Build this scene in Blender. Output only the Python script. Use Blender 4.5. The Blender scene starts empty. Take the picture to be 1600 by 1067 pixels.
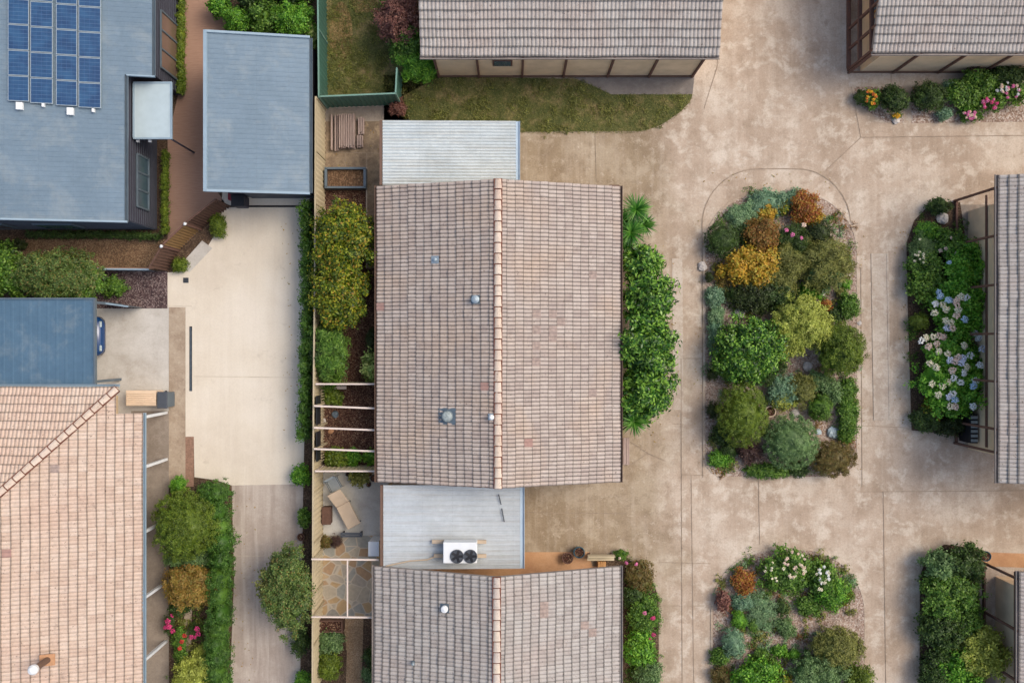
import bpy, bmesh, math, random
import numpy as np
from mathutils import Vector
from mathutils.geometry import tessellate_polygon
random.seed(7)
RNG = np.random.default_rng(11)
scn = bpy.context.scene
COL = scn.collection
# ---------------------------------------------------------------- camera, sky, sun, exposure
H = 38.0                      # drone height above the ground, metres
F = 1400.0                    # focal length in units of a 1600 px wide picture
cam = bpy.data.objects.new('camera', bpy.data.cameras.new('camera')); COL.objects.link(cam)
cam.location = (0, 0, H); cam.rotation_euler = (0, 0, 0)
cam.data.sensor_width = 36; cam.data.lens = 36 * F / 1600; cam.data.clip_end = 2000; cam.data.clip_start = .5
scn.camera = cam
SUN_EL, SUN_AZ = math.radians(52), math.radians(20)   # azimuth measured from +X (picture right) towards +Y
world = bpy.data.worlds.new('World'); scn.world = world; world.use_nodes = True
wn = world.node_tree; bg = wn.nodes['Background']
sky = wn.nodes.new('ShaderNodeTexSky'); sky.sky_type = 'NISHITA'; sky.sun_disc = False
sky.sun_elevation = SUN_EL; sky.sun_rotation = math.radians(90) - SUN_AZ
sky.air_density = 1.0; sky.dust_density = 4.0; sky.ozone_density = 1.0
wn.links.new(sky.outputs[0], bg.inputs[0]); bg.inputs[1].default_value = 0.15
sun = bpy.data.objects.new('sun', bpy.data.lights.new('sun', 'SUN')); COL.objects.link(sun)
sun.data.energy = 1.0; sun.data.angle = math.radians(28); sun.data.color = (1, .93, .84)
sd = Vector((math.cos(SUN_EL) * math.cos(SUN_AZ), math.cos(SUN_EL) * math.sin(SUN_AZ), math.sin(SUN_EL)))
sun.rotation_euler = sd.to_track_quat('Z', 'Y').to_euler(); sun.location = sd * 60
scn.view_settings.view_transform = 'Standard'; scn.view_settings.look = 'None'
scn.view_settings.gamma = 1; scn.view_settings.use_curve_mapping = False
scn.view_settings.exposure = 0.66
# ---------------------------------------------------------------- helpers
def W(px, py, z=0.0):
    """point at height z that the survey photograph shows at px, py"""
    k = (H - z) / F
    return ((px - 800) * k, (533.5 - py) * k, z)
def lin(c):
    c = c / 255
    return c / 12.92 if c <= .04045 else ((c + .055) / 1.055) ** 2.4
def S(r, g, b, k=.8):
    return (min(.9, lin(r) * k * .98), min(.9, lin(g) * k), min(.9, lin(b) * k * .96), 1)
ORG = {}
def tag(o, label=None, cat=None, group=None, kind=None):
    if label: o['label'] = label
    if cat: o['category'] = cat
    if group: o['group'] = group
    if kind: o['kind'] = kind
    return o
def empty(name, loc, label=None, cat=None, group=None):
    o = bpy.data.objects.new(name, None); COL.objects.link(o); o.location = loc; o.empty_display_size = .2
    ORG[o.name] = Vector(loc)
    return tag(o, label, cat, group)
class MB:
    def __init__(s): s.v = []; s.f = []; s.uv = []; s.mi = []; s.m = 0
    def face(s, idx, uv=None):
        s.f.append(tuple(idx)); s.mi.append(s.m); s.uv.append(uv)
    def poly(s, pts, uv=None):
        b = len(s.v); s.v += [tuple(p) for p in pts]; s.face(range(b, b + len(pts)), uv)
    def box(s, x0, x1, y0, y1, z0, z1, fn=None):
        if x0 > x1: x0, x1 = x1, x0
        if y0 > y1: y0, y1 = y1, y0
        b = len(s.v)
        P = [(x0,y0,z0),(x1,y0,z0),(x1,y1,z0),(x0,y1,z0),(x0,y0,z1),(x1,y0,z1),(x1,y1,z1),(x0,y1,z1)]
        if fn: P = [tuple(fn(*p)) for p in P]
        s.v += P
        for q in ((0,3,2,1),(4,5,6,7),(0,1,5,4),(1,2,6,5),(2,3,7,6),(3,0,4,7)): s.face([b + i for i in q])
    def bar(s, a, b, w, h=None):
        """square bar from a to b"""
        a = Vector(a); b = Vector(b); h = h or w; d = (b - a).normalized()
        up = Vector((0, 0, 1)) if abs(d.z) < .9 else Vector((1, 0, 0))
        x = d.cross(up).normalized() * w / 2; y = d.cross(x).normalized() * h / 2
        k = len(s.v)
        for p in (a, b): s.v += [tuple(p - x - y), tuple(p + x - y), tuple(p + x + y), tuple(p - x + y)]
        for q in ((3,2,1,0),(4,5,6,7),(0,1,5,4),(1,2,6,5),(2,3,7,6),(3,0,4,7)): s.face([k + i for i in q])
    def tube(s, pts, rad, n=10, cap=True):
        pts = [Vector(p) for p in pts]
        if not hasattr(rad, '__len__'): rad = [rad] * len(pts)
        k = len(s.v)
        for i, p in enumerate(pts):
            d = (pts[min(i + 1, len(pts) - 1)] - pts[max(i - 1, 0)]).normalized()
            up = Vector((0, 0, 1)) if abs(d.z) < .9 else Vector((1, 0, 0))
            x = d.cross(up).normalized(); y = d.cross(x).normalized()
            for j in range(n):
                a = 2 * math.pi * j / n; s.v.append(tuple(p + (x * math.cos(a) + y * math.sin(a)) * rad[i]))
        for i in range(len(pts) - 1):
            for j in range(n):
                s.face([k + i*n + j, k + i*n + (j+1) % n, k + (i+1)*n + (j+1) % n, k + (i+1)*n + j])
        if cap:
            s.face([k + j for j in range(n)][::-1]); s.face([k + (len(pts)-1)*n + j for j in range(n)])
    def lathe(s, c, prof, n=20):
        k = len(s.v)
        for r, z in prof:
            for j in range(n):
                a = 2 * math.pi * j / n; s.v.append((c[0] + r*math.cos(a), c[1] + r*math.sin(a), c[2] + z))
        for i in range(len(prof) - 1):
            for j in range(n):
                s.face([k + i*n + j, k + i*n + (j+1) % n, k + (i+1)*n + (j+1) % n, k + (i+1)*n + j])
        s.face([k + j for j in range(n)][::-1]); s.face([k + (len(prof)-1)*n + j for j in range(n)])
    def rock(s, c, r, rz=None, n=10, seed=0):
        rr = random.Random(seed); k = len(s.v); rz = rz or r; m = n // 2
        for i in range(m + 1):
            t = math.pi * i / m
            for j in range(n):
                a = 2*math.pi*j/n; q = 1 + rr.uniform(-.16, .16)
                s.v.append((c[0]+r*q*math.sin(t)*math.cos(a), c[1]+r*q*math.sin(t)*math.sin(a), c[2]+rz*q*math.cos(t)))
        for i in range(m):
            for j in range(n): s.face([k+i*n+j, k+(i+1)*n+j, k+(i+1)*n+(j+1) % n, k+i*n+(j+1) % n])
    def build(s, name, mats, parent=None, origin=None, smooth=False, bevel=0):
        if not isinstance(mats, (list, tuple)): mats = [mats]
        org = ORG[parent.name] if parent else Vector(origin if origin else (0, 0, 0))
        me = bpy.data.meshes.new(name)
        v = [(p[0]-org.x, p[1]-org.y, p[2]-org.z) for p in s.v]
        me.from_pydata(v, [], s.f)
        for m in mats: me.materials.append(m)
        me.polygons.foreach_set('material_index', s.mi)
        if any(u is not None for u in s.uv):
            l = me.uv_layers.new(name='UVMap'); buf = []
            for f, u in zip(s.f, s.uv):
                if u is None: buf += [0.0, 0.0] * len(f)
                else:
                    for q in u: buf += [q[0], q[1]]
            l.data.foreach_set('uv', buf)
        if smooth: me.polygons.foreach_set('use_smooth', [True] * len(s.f))
        me.update()
        o = bpy.data.objects.new(name, me); COL.objects.link(o)
        if parent: o.parent = parent
        else: o.location = org
        ORG[o.name] = org
        if bevel:
            b = o.modifiers.new('bevel', 'BEVEL'); b.width = bevel; b.segments = 2; b.limit_method = 'ANGLE'
        return o
# ---------------------------------------------------------------- materials
class NT:
    def __init__(s, name, rough=.8, spec=.3, metal=0):
        s.m = bpy.data.materials.new(name); s.m.use_nodes = True; s.t = s.m.node_tree
        s.b = s.t.nodes['Principled BSDF']
        s.b.inputs['Roughness'].default_value = rough; s.b.inputs['Metallic'].default_value = metal
        s.b.inputs['Specular IOR Level'].default_value = spec
        s.tc = s.t.nodes.new('ShaderNodeTexCoord')
    def n(s, t, **k):
        o = s.t.nodes.new(t)
        for a, b in k.items(): setattr(o, a, b)
        return o
    def l(s, a, b): s.t.links.new(a, b)
    def noise(s, sc, det=4, dist=0, vec=None, rough=.55):
        o = s.n('ShaderNodeTexNoise'); o.inputs['Scale'].default_value = sc; o.inputs['Detail'].default_value = det
        o.inputs['Distortion'].default_value = dist; o.inputs['Roughness'].default_value = rough
        s.l(vec if vec is not None else s.tc.outputs['Object'], o.inputs['Vector']); return o.outputs['Fac']
    def ramp(s, fac, stops, interp='LINEAR'):
        o = s.n('ShaderNodeValToRGB'); o.color_ramp.interpolation = interp; e = o.color_ramp.elements
        while len(e) < len(stops): e.new(.5)
        for x, (p, c) in zip(e, stops):
            x.position = p; x.color = c if hasattr(c, '__len__') else (c, c, c, 1)
        s.l(fac, o.inputs[0]); return o.outputs[0]
    def mix(s, fac, a, b, mode='MIX'):
        o = s.n('ShaderNodeMix', data_type='RGBA', blend_type=mode)
        for sock, v in ((o.inputs[0], fac), (o.inputs[6], a), (o.inputs[7], b)):
            if isinstance(v, (int, float)): sock.default_value = v if sock == o.inputs[0] else (v, v, v, 1)
            elif isinstance(v, tuple): sock.default_value = v
            else: s.l(v, sock)
        return o.outputs[2]
    def math(s, op, a, b=None):
        o = s.n('ShaderNodeMath', operation=op)
        for i, v in enumerate((a, b)):
            if v is None: continue
            if isinstance(v, (int, float)): o.inputs[i].default_value = v
            else: s.l(v, o.inputs[i])
        return o.outputs[0]
    def bump(s, h, st=.3, d=.02):
        o = s.n('ShaderNodeBump'); o.inputs['Strength'].default_value = st; o.inputs['Distance'].default_value = d
        s.l(h, o.inputs['Height']); s.l(o.outputs[0], s.b.inputs['Normal'])
    def out(s, c):
        if isinstance(c, tuple): s.b.inputs['Base Color'].default_value = c
        else: s.l(c, s.b.inputs['Base Color'])
        return s.m
def m_plain(name, c, rough=.7, var=.12, sc=3, spec=.3, metal=0, bump=0):
    t = NT(name, rough, spec, metal); f = t.noise(sc, 5)
    a = tuple(x * (1 - var*1.3) for x in c[:3]) + (1,); b = tuple(min(1, x * (1 + var*1.3)) for x in c[:3]) + (1,)
    if bump: t.bump(t.noise(sc * 8, 3), bump)
    return t.out(t.ramp(f, [(.3, a), (.7, b)]))
def m_concrete(name, base, pale, dark, big=.35, amt=1.0, rust=None, zone=None, tracks=0):
    t = NT(name, .92, .2)
    def build(base, pale, dark):
        c = t.ramp(t.noise(big, 5, .15, rough=.6), [(.36, dark), (.5, base), (.64, pale)])
        c = t.mix(.45, c, base)
        c = t.mix(t.ramp(t.noise(big * 3.3, 9, .25, rough=.68), [(.5, 0), (.6, .6 * amt), (.75, .85 * amt)]), c, pale)
        return t.mix(t.ramp(t.noise(big * 4.7, 9, .2, rough=.72), [(.5, 0), (.66, .5 * amt)]), c, dark)
    c = build(base, pale, dark)
    if zone:      # the browner, older pour near the middle house
        sx = t.n('ShaderNodeSeparateXYZ'); t.l(t.tc.outputs['Object'], sx.inputs[0])
        w = t.math('ADD', sx.outputs[0], t.math('MULTIPLY', t.noise(.5, 6, .3), 5))
        c = t.mix(t.ramp(t.math('DIVIDE', w, 20), [(.40, 1), (.50, 0)]), c, build(*zone))
    if tracks:    # long streaks worn and stained along the way cars drive
        mp = t.n('ShaderNodeMapping'); mp.inputs['Scale'].default_value = (2.2, .12, 1); t.l(t.tc.outputs['Object'], mp.inputs[0])
        c = t.mix(t.ramp(t.noise(1, 6, .15, mp.outputs[0], .6), [(.44, 0), (.66, tracks)]), c, dark)
        c = t.mix(t.ramp(t.noise(1.7, 6, .15, mp.outputs[0], .6), [(.5, 0), (.7, tracks)]), c, pale)
        c = t.mix(t.ramp(t.noise(1.1, 5, .2, rough=.75), [(.62, 0), (.72, tracks * .8)]), c, S(150, 130, 112))
    if rust: c = t.mix(t.ramp(t.noise(big * 1.7, 5, .3), [(.52, 0), (.7, .55)]), c, rust)
    # small bright scuffs, dark specks and aggregate grain
    c = t.mix(t.ramp(t.noise(big * 9, 10, .1, rough=.8), [(.57, 0), (.62, .4 * amt)]), c, pale)
    f = t.noise(14, 8, rough=.8)
    c = t.mix(.6 * amt, c, t.ramp(f, [(.3, .6), (.5, 1.0), (.68, 1.2)]), 'MULTIPLY')
    c = t.mix(t.ramp(t.noise(6, 4, rough=.6), [(.7, 0), (.75, .45 * amt)]), c, dark)
    t.bump(f, .2, .01)
    return t.out(c)
def m_granular(name, cols, sc=35, rough=.95, bump=.8):
    """chips / gravel: every cell its own colour"""
    t = NT(name, rough, .2)
    v = t.n('ShaderNodeTexVoronoi'); v.inputs['Scale'].default_value = sc; t.l(t.tc.outputs['Object'], v.inputs['Vector'])
    sep = t.n('ShaderNodeSeparateColor'); t.l(v.outputs['Color'], sep.inputs[0])
    k = len(cols); c = t.ramp(sep.outputs[0], [(i / k, cc) for i, cc in enumerate(cols)], 'CONSTANT')
    c = t.mix(.6, c, t.ramp(t.noise(1.3, 5, .5), [(.3, .6), (.7, 1.2)]), 'MULTIPLY')
    t.bump(v.outputs['Distance'], bump, .03)
    return t.out(c)
def m_grass(name, a, b, dry):
    t = NT(name, .95, .1)
    c = t.ramp(t.noise(1.1, 7, .3, rough=.65), [(.34, a), (.5, b), (.64, dry)])
    c = t.mix(.7, c, t.ramp(t.noise(40, 4, rough=.7), [(.3, .5), (.7, 1.35)]), 'MULTIPLY')
    t.bump(t.noise(60, 3), .7, .03)
    return t.out(c)
def m_tile(name, c1, c2, c3, patch, pamt=.5, grime_shade=.55, lap=.45, lw=.1):
    t = NT(name, .85, .25)
    s = t.n('ShaderNodeSeparateXYZ'); t.l(t.tc.outputs['UV'], s.inputs[0])
    fu, fv = t.math('FLOOR', s.outputs[0]), t.math('FLOOR', s.outputs[1])
    cb = t.n('ShaderNodeCombineXYZ'); t.l(fu, cb.inputs[0]); t.l(fv, cb.inputs[1])
    wn_ = t.n('ShaderNodeTexWhiteNoise'); t.l(cb.outputs[0], wn_.inputs['Vector'])
    c = t.ramp(wn_.outputs['Value'], [(0, c1), (.45, c2), (.8, c3), (1, c2)])
    c = t.mix(.4, c, c2)
    c = t.mix(t.ramp(t.noise(.45, 5, .5), [(.47, 0), (.68, pamt)]), c, patch)
    c = t.mix(.55, c, t.ramp(t.noise(9, 6, rough=.7), [(.3, .72), (.7, 1.2)]), 'MULTIPLY')
    mp = t.n('ShaderNodeMapping'); mp.inputs['Scale'].default_value = (.6, 5, 1); t.l(t.tc.outputs['Object'], mp.inputs[0])
    c = t.mix(t.ramp(t.noise(1.1, 7, .1, mp.outputs[0], .7), [(.52, 0), (.72, .45)]), c, c1)
    c = t.mix(t.ramp(t.noise(3.2, 9, .2, rough=.78), [(.56, 0), (.66, .4)]), c, S(132, 112, 104))
    # lichen specks
    c = t.mix(t.ramp(t.noise(14, 3, .5, rough=.5), [(.655, 0), (.7, .7)]), c, S(90, 70, 62))
    # shade under every course lap painted in; channels darkened by dirt and painted shade
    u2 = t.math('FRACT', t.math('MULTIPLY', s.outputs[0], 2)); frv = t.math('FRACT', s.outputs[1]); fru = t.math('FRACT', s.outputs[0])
    g1 = t.ramp(u2, [(0, grime_shade), (.2, grime_shade + .18), (.38, 1), (.9, 1), (1, grime_shade)])
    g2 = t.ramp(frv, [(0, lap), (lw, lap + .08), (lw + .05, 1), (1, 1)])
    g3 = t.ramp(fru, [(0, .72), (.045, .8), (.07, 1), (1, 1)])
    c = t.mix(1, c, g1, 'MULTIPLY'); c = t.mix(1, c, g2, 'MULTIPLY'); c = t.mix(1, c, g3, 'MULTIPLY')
    t.bump(t.noise(50, 4), .3, .005)
    return t.out(c)
def m_leaf(name, a, b, c_, dead=None, gloss=.5, tr=.32):
    t = NT(name, gloss, .35)
    g = t.n('ShaderNodeNewGeometry')
    stops = [(0, a), (.45, b), (.85, c_)]
    if dead: stops.append((.97, dead))
    c = t.ramp(g.outputs['Random Per Island'], stops)
    pt = t.ramp(t.noise(1.6, 4, .5), [(.32, .62), (.68, 1.3)])
    c = t.mix(.8, c, pt, 'MULTIPLY')
    t.out(c)
    tl = t.n('ShaderNodeBsdfTranslucent'); t.l(c, tl.inputs[0])
    ms = t.n('ShaderNodeMixShader'); ms.inputs[0].default_value = tr
    out = [n for n in t.t.nodes if n.type == 'OUTPUT_MATERIAL'][0]
    t.l(t.b.outputs[0], ms.inputs[1]); t.l(tl.outputs[0], ms.inputs[2]); t.l(ms.outputs[0], out.inputs[0])
    return t.m
def m_metal_roof(name, c, c2, rough=.45, stain=None):
    t = NT(name, rough, .4, .15)
    col = t.ramp(t.noise(.5, 5, .5), [(.35, c), (.65, c2)])
    if stain:
        mp = t.n('ShaderNodeMapping'); mp.inputs['Scale'].default_value = (.25, 5, 1); t.l(t.tc.outputs['Object'], mp.inputs[0])
        col = t.mix(t.ramp(t.noise(1.6, 6, .2, mp.outputs[0], .7), [(.48, 0), (.75, .6)]), col, stain)
    sx = t.n('ShaderNodeSeparateXYZ'); t.l(t.tc.outputs['Object'], sx.inputs[0])
    lap = t.ramp(t.math('FRACT', t.math('MULTIPLY', sx.outputs[0], .83)), [(0, 1), (.03, 0), (1, 0)]); dot = t.ramp(t.math('FRACT', t.math('MULTIPLY', sx.outputs[1], 5.26)), [(0, 1), (.35, .15), (1, .15)])
    col = t.mix(t.math('MULTIPLY', t.math('MULTIPLY', lap, dot), .4), col, S(90, 96, 100))
    col = t.mix(t.ramp(t.noise(.9, 7, .3, rough=.7), [(.5, 0), (.7, .3)]), col, S(176, 178, 172))
    col = t.mix(.45, col, t.ramp(t.noise(5, 8, rough=.75), [(.3, .75), (.7, 1.15)]), 'MULTIPLY')
    return t.out(col)
def m_wood(name, a, b, axis=(1, 12, 12), rough=.8):
    t = NT(name, rough, .25)
    mp = t.n('ShaderNodeMapping'); mp.inputs['Scale'].default_value = axis; t.l(t.tc.outputs['Object'], mp.inputs[0])
    return t.out(t.ramp(t.noise(2.5, 6, .4, mp.outputs[0], .65), [(.3, a), (.7, b)]))
M = {}
M['courtyard'] = m_concrete('worn_concrete', S(190,168,149), S(218,202,186), S(156,134,114), .4, 1.1, None, (S(164,144,120), S(188,170,148), S(134,114,92)), .22)
M['brown_concrete'] = m_concrete('brown_concrete', S(163,142,118), S(190,172,150), S(132,112,92), .5, 1.0, S(176,150,116))
M['cream_concrete'] = m_concrete('cream_concrete', S(226,212,194), S(234,222,208), S(208,192,174), .22, .4, tracks=.3)
M['grey_drive'] = m_concrete('grey_pink_concrete', S(186,170,158), S(204,190,178), S(160,143,132), .4, .7, tracks=.75)
M['white_slab'] = m_concrete('pale_slab', S(198,190,182), S(214,207,200), S(172,160,148), .6, .6)
M['tan_strip'] = m_concrete('tan_slab', S(176,156,136), S(194,176,156), S(150,128,110), .9, .9)
M['dim_slab'] = m_concrete('dim_slab', S(152,138,126), S(168,154,142), S(128,114,102), .7, .8)
M['yard_slab'] = m_concrete('yard_slab', S(140,120,100), S(168,146,120), S(104,88,74), .9, 1.2)
M['patio'] = m_concrete('patio_slab', S(196,190,182), S(208,203,196), S(170,162,154), .8, .6)
M['orange_slab'] = m_concrete('orange_slab', S(206,158,118), S(216,172,134), S(182,132,96), .5, .6)
M['grey_pad'] = m_concrete('grey_pad', S(132,122,116), S(150,140,132), S(112,102,96), .6, .7)
M['kerb'] = m_concrete('kerb_concrete', S(196,178,162), S(214,200,186), S(170,150,134), 1.2, .9)
M['joint'] = m_plain('joint_dirt', S(158,139,121), .95, .25, 3)
M['deck'] = m_wood('deck_boards', S(158,122,104), S(178,142,122), (1, 14, 1))
M['brown_gravel'] = m_granular('brown_gravel', [S(122,94,72), S(142,112,86), S(108,84,66), S(156,128,100)], 30)
M['purple_gravel'] = m_granular('purple_gravel', [S(92,72,72), S(74,58,60), S(112,92,90), S(140,122,118)], 22)
M['garden_gravel'] = m_granular('garden_gravel', [S(176,150,134), S(158,132,116), S(190,168,154), S(142,116,100), S(202,186,174)], 18, bump=.4)
M['mulch'] = m_granular('red_mulch', [S(74,46,38), S(58,36,30), S(92,60,48), S(66,42,34), S(84,54,42), S(140,112,90)], 26)
M['planter_soil'] = m_granular('planter_soil', [S(128,98,74), S(112,84,62), S(144,114,88), S(104,80,60)], 22, bump=.4)
M['soil'] = m_granular('garden_soil', [S(98,78,62), S(80,62,50), S(118,96,78), S(88,70,56)], 24)
M['sand_path'] = m_granular('sandy_gravel', [S(168,138,108), S(152,122,94), S(182,154,124)], 34)
M['ground'] = m_grass('rough_ground', S(92,92,52), S(112,104,64), S(136,118,84))
M['lawn'] = m_grass('lawn_grass', S(80,88,50), S(104,104,62), S(146,128,90))
M['dry_patch'] = m_granular('dry_grass', [S(150,122,82), S(132,106,68), S(164,138,98), S(110,96,54)], 30)
# crazy paving
t = NT('crazy_paving', .85, .25)
v1 = t.n('ShaderNodeTexVoronoi'); v1.inputs['Scale'].default_value = 2.1; t.l(t.tc.outputs['Object'], v1.inputs['Vector'])
v2 = t.n('ShaderNodeTexVoronoi', feature='DISTANCE_TO_EDGE'); v2.inputs['Scale'].default_value = 2.1; t.l(t.tc.outputs['Object'], v2.inputs['Vector'])
sp = t.n('ShaderNodeSeparateColor'); t.l(v1.outputs['Color'], sp.inputs[0])
cc = t.ramp(sp.outputs[0], [(0, S(180,148,106)), (.2, S(164,156,146)), (.38, S(190,162,126)), (.54, S(148,152,150)), (.68, S(168,132,100)), (.82, S(174,164,148)), (.92, S(136,138,140))], 'CONSTANT')
cc = t.mix(.3, cc, S(176,156,130))
cc = t.mix(.5, cc, t.ramp(t.noise(7, 5), [(.3, .75), (.7, 1.2)]), 'MULTIPLY')
cc = t.mix(t.ramp(v2.outputs['Distance'], [(.03, 1), (.055, 0)]), cc, S(188,174,156))
M['flagstone'] = t.out(cc)
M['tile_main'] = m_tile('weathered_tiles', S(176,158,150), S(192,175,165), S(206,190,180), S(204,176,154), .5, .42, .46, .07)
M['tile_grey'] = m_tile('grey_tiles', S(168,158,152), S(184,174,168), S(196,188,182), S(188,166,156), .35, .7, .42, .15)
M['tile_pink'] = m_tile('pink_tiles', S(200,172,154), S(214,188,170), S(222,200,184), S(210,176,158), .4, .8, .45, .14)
M['tile_red'] = m_plain('red_replacement_tile', S(172,136,126), .85, .12, 9)
M['tile_dk'] = m_plain('dark_replacement_tile', S(166,146,137), .85, .2, 9)
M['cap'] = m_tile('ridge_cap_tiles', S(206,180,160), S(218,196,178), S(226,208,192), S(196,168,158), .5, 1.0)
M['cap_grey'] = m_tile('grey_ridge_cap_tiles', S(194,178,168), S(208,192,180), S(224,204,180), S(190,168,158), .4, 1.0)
M['mortar'] = m_plain('red_mortar', S(120,76,62), .95, .25, 10)
M['roof_blue'] = m_metal_roof('bluegrey_sheet_steel', S(112,130,145), S(120,138,153))
M['roof_slate'] = m_metal_roof('slate_blue_sheet_steel', S(86,114,136), S(93,121,143))
M['trim_blue'] = m_plain('bluegrey_trim', S(150,168,182), .5, .05)
M['roof_white'] = m_metal_roof('galvanised_sheet', S(206,212,214), S(222,226,226), .4, S(186,172,150))
M['roof_white2'] = m_metal_roof('dull_galvanised_sheet', S(190,194,198), S(204,208,212), .45, S(170,160,150))
M['trim_pale'] = m_plain('pale_blue_gutter', S(186,202,218), .45, .04)
M['gutter_brown'] = m_plain('brown_gutter', S(112,86,72), .6, .1)
M['gutter_grey'] = m_plain('grey_gutter', S(150,138,132), .6, .1)
M['char'] = m_plain('charcoal_cladding', S(66,62,74), .7, .1, 6)
M['brick'] = m_plain('beige_render', S(238,208,172), .9, .1, 1.5, bump=.2)
M['brown'] = m_wood('brown_timber', S(104,74,64), S(124,92,80), (6, 6, 1))
M['orange_wood'] = m_wood('orange_timber', S(186,134,84), S(202,152,100), (4, 4, 1))
M['cream_steel'] = m_plain('cream_fence_steel', S(212,194,162), .6, .06, 1.5)
M['cream_dark'] = m_plain('fence_capping', S(190,172,142), .6, .06)
M['green_steel'] = m_plain('green_fence_steel', S(74,112,98), .55, .07, 1.5)
M['green_cap'] = m_plain('green_capping', S(118,152,138), .5, .05)
M['fence_wood'] = m_wood('dark_fence_timber', S(86,62,52), S(108,80,68), (3, 3, 1))
M['gate_wood'] = m_wood('tan_gate_timber', S(138,106,68), S(158,124,82), (3, 3, 1))
M['white'] = m_plain('white_paint', S(232,232,234), .5, .03)
M['pinkwhite'] = m_plain('pink_white_paint', S(226,206,194), .6, .06)
M['black'] = m_plain('black_plastic', S(38,38,42), .5, .1)
M['dkgrey'] = m_plain('dark_grey', S(78,82,90), .6, .1)
M['steelgrey'] = m_plain('blue_grey_steel', S(104,116,126), .45, .08, metal=.2)
M['galv'] = m_plain('galvanised_steel', S(176,186,192), .35, .1, 12, metal=.5)
M['glass'] = m_plain('window_glass', S(74,92,104), .08, .1, 1, spec=.6)
M['pane_brown'] = m_plain('deck_reflection_glass', S(124,100,88), .12, .12, 1, spec=.6)  # brown of the deck's reflection put into the pane colour
M['frost'] = m_plain('frosted_canopy_sheet', S(186,200,206), .3, .04)
M['skylight'] = m_plain('frosted_dome', S(150,158,158), .45, .25, 14)
M['red'] = m_plain('red_plastic', S(150,42,52), .5, .08)
M['blue_paint'] = m_plain('blue_car_paint', S(22,62,112), .2, .04, spec=.6)
M['teal'] = m_plain('teal_glaze', S(52,88,104), .3, .1)
M['terracotta'] = m_plain('terracotta', S(188,140,104), .8, .1, 10)
M['cream_plastic'] = m_plain('cream_plastic', S(234,206,178), .6, .06)
M['stone'] = m_plain('pale_stone', S(206,196,190), .85, .15, 8)
M['oldwood'] = m_wood('grey_weathered_timber', S(140,116,108), S(196,174,164), (30, 1, 1))
M['bark'] = m_wood('bark', S(86,70,56), S(110,92,76), (5, 5, 1))
M['cushion'] = m_plain('sand_cushion', S(196,174,152), .9, .06)
# solar cells
t = NT('solar_cells', .18, .6)
s_ = t.n('ShaderNodeSeparateXYZ'); t.l(t.tc.outputs['UV'], s_.inputs[0])
ga = t.ramp(t.math('FRACT', s_.outputs[0]), [(0, 1), (.05, 0), (.95, 0), (1, 1)])
gb = t.ramp(t.math('FRACT', s_.outputs[1]), [(0, 1), (.05, 0), (.95, 0), (1, 1)])
cc = t.ramp(t.noise(2.5, 4), [(.35, S(34,64,102)), (.65, S(46,84,122))])
cc = t.mix(ga, cc, S(60,92,136)); cc = t.mix(gb, cc, S(104,130,162))
M['solar'] = t.out(cc)
# foliage palettes
LK = 1.13
def L(r, g, b): return S(r, g, b * .9, LK)
FOL = {
 'dark': m_leaf('dark_green_leaves', L(42,60,26), L(56,78,34), L(78,100,48)),
 'deep': m_leaf('deep_green_leaves', L(38,50,26), L(50,62,30), L(68,80,40)),
 'mid': m_leaf('green_leaves', L(52,84,26), L(76,112,38), L(114,144,62)),
 'bright': m_leaf('bright_green_leaves', L(52,98,24), L(80,132,34), L(126,170,60)),
 'hydra': m_leaf('hydrangea_leaves', L(58,112,28), L(92,150,40), L(136,180,70), None, .5, .3),
 'glossy': m_leaf('glossy_green_leaves', L(28,60,18), L(54,98,28), L(134,172,74), None, .32),
 'sage': m_leaf('sage_leaves', L(98,128,96), L(116,146,114), L(142,166,136)),
 'teal': m_leaf('blue_green_leaves', L(86,118,98), L(106,138,118), L(134,160,142)),
 'greyg': m_leaf('grey_green_leaves', L(72,98,60), L(92,120,76), L(124,148,104)),
 'olive': m_leaf('olive_leaves', L(88,94,44), L(112,114,60), L(140,138,80)),
 'olivegreen': m_leaf('olive_green_leaves', L(66,86,22), L(88,108,30), L(116,130,46)),
 'hedge': m_leaf('hedge_leaves', L(44,76,24), L(64,100,34), L(90,122,50)),
 'yellowg': m_leaf('yellow_green_leaves', L(40,62,16), L(84,104,22), L(150,150,40), L(158,122,44)),
 'dull': m_leaf('dull_green_leaves', L(64,86,42), L(84,106,54), L(122,138,80), L(128,104,62)),
 'lime': m_leaf('lime_leaves', L(128,136,58), L(152,160,74), L(178,182,98)),
 'yellow': m_leaf('golden_leaves', L(166,124,38), L(186,144,50), L(160,148,56)),
 'rust': m_leaf('rust_leaves', L(124,84,42), L(146,100,52), L(124,108,54)),
 'redorange': m_leaf('red_orange_leaves', L(128,60,36), L(156,88,44), L(160,128,52)),
 'amber': m_leaf('amber_leaves', L(136,106,54), L(158,124,68), L(128,118,58)),
 'brown': m_leaf('bronze_leaves', L(94,76,42), L(114,92,54), L(98,96,50)),
 'burgundy': m_leaf('burgundy_leaves', L(92,52,52), L(120,76,74), L(146,104,98)),
 'purple': m_leaf('dark_purple_leaves', L(62,42,44), L(78,54,56), L(92,68,64)),
 'varieg': m_leaf('variegated_leaves', L(90,124,56), L(146,168,94), L(204,210,146)),
 'yucca': m_leaf('sword_leaves', L(36,80,22), L(60,112,34), L(108,150,70), None, .35),
 'grass': m_leaf('grass_blades', L(80,88,44), L(104,108,60), L(152,140,96)),
}
def m_petal(name, a, b): return m_leaf(name, S(*a, 1.1), S(*b, 1.1), S(*a, 1.1), None, .7, .15)
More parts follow.
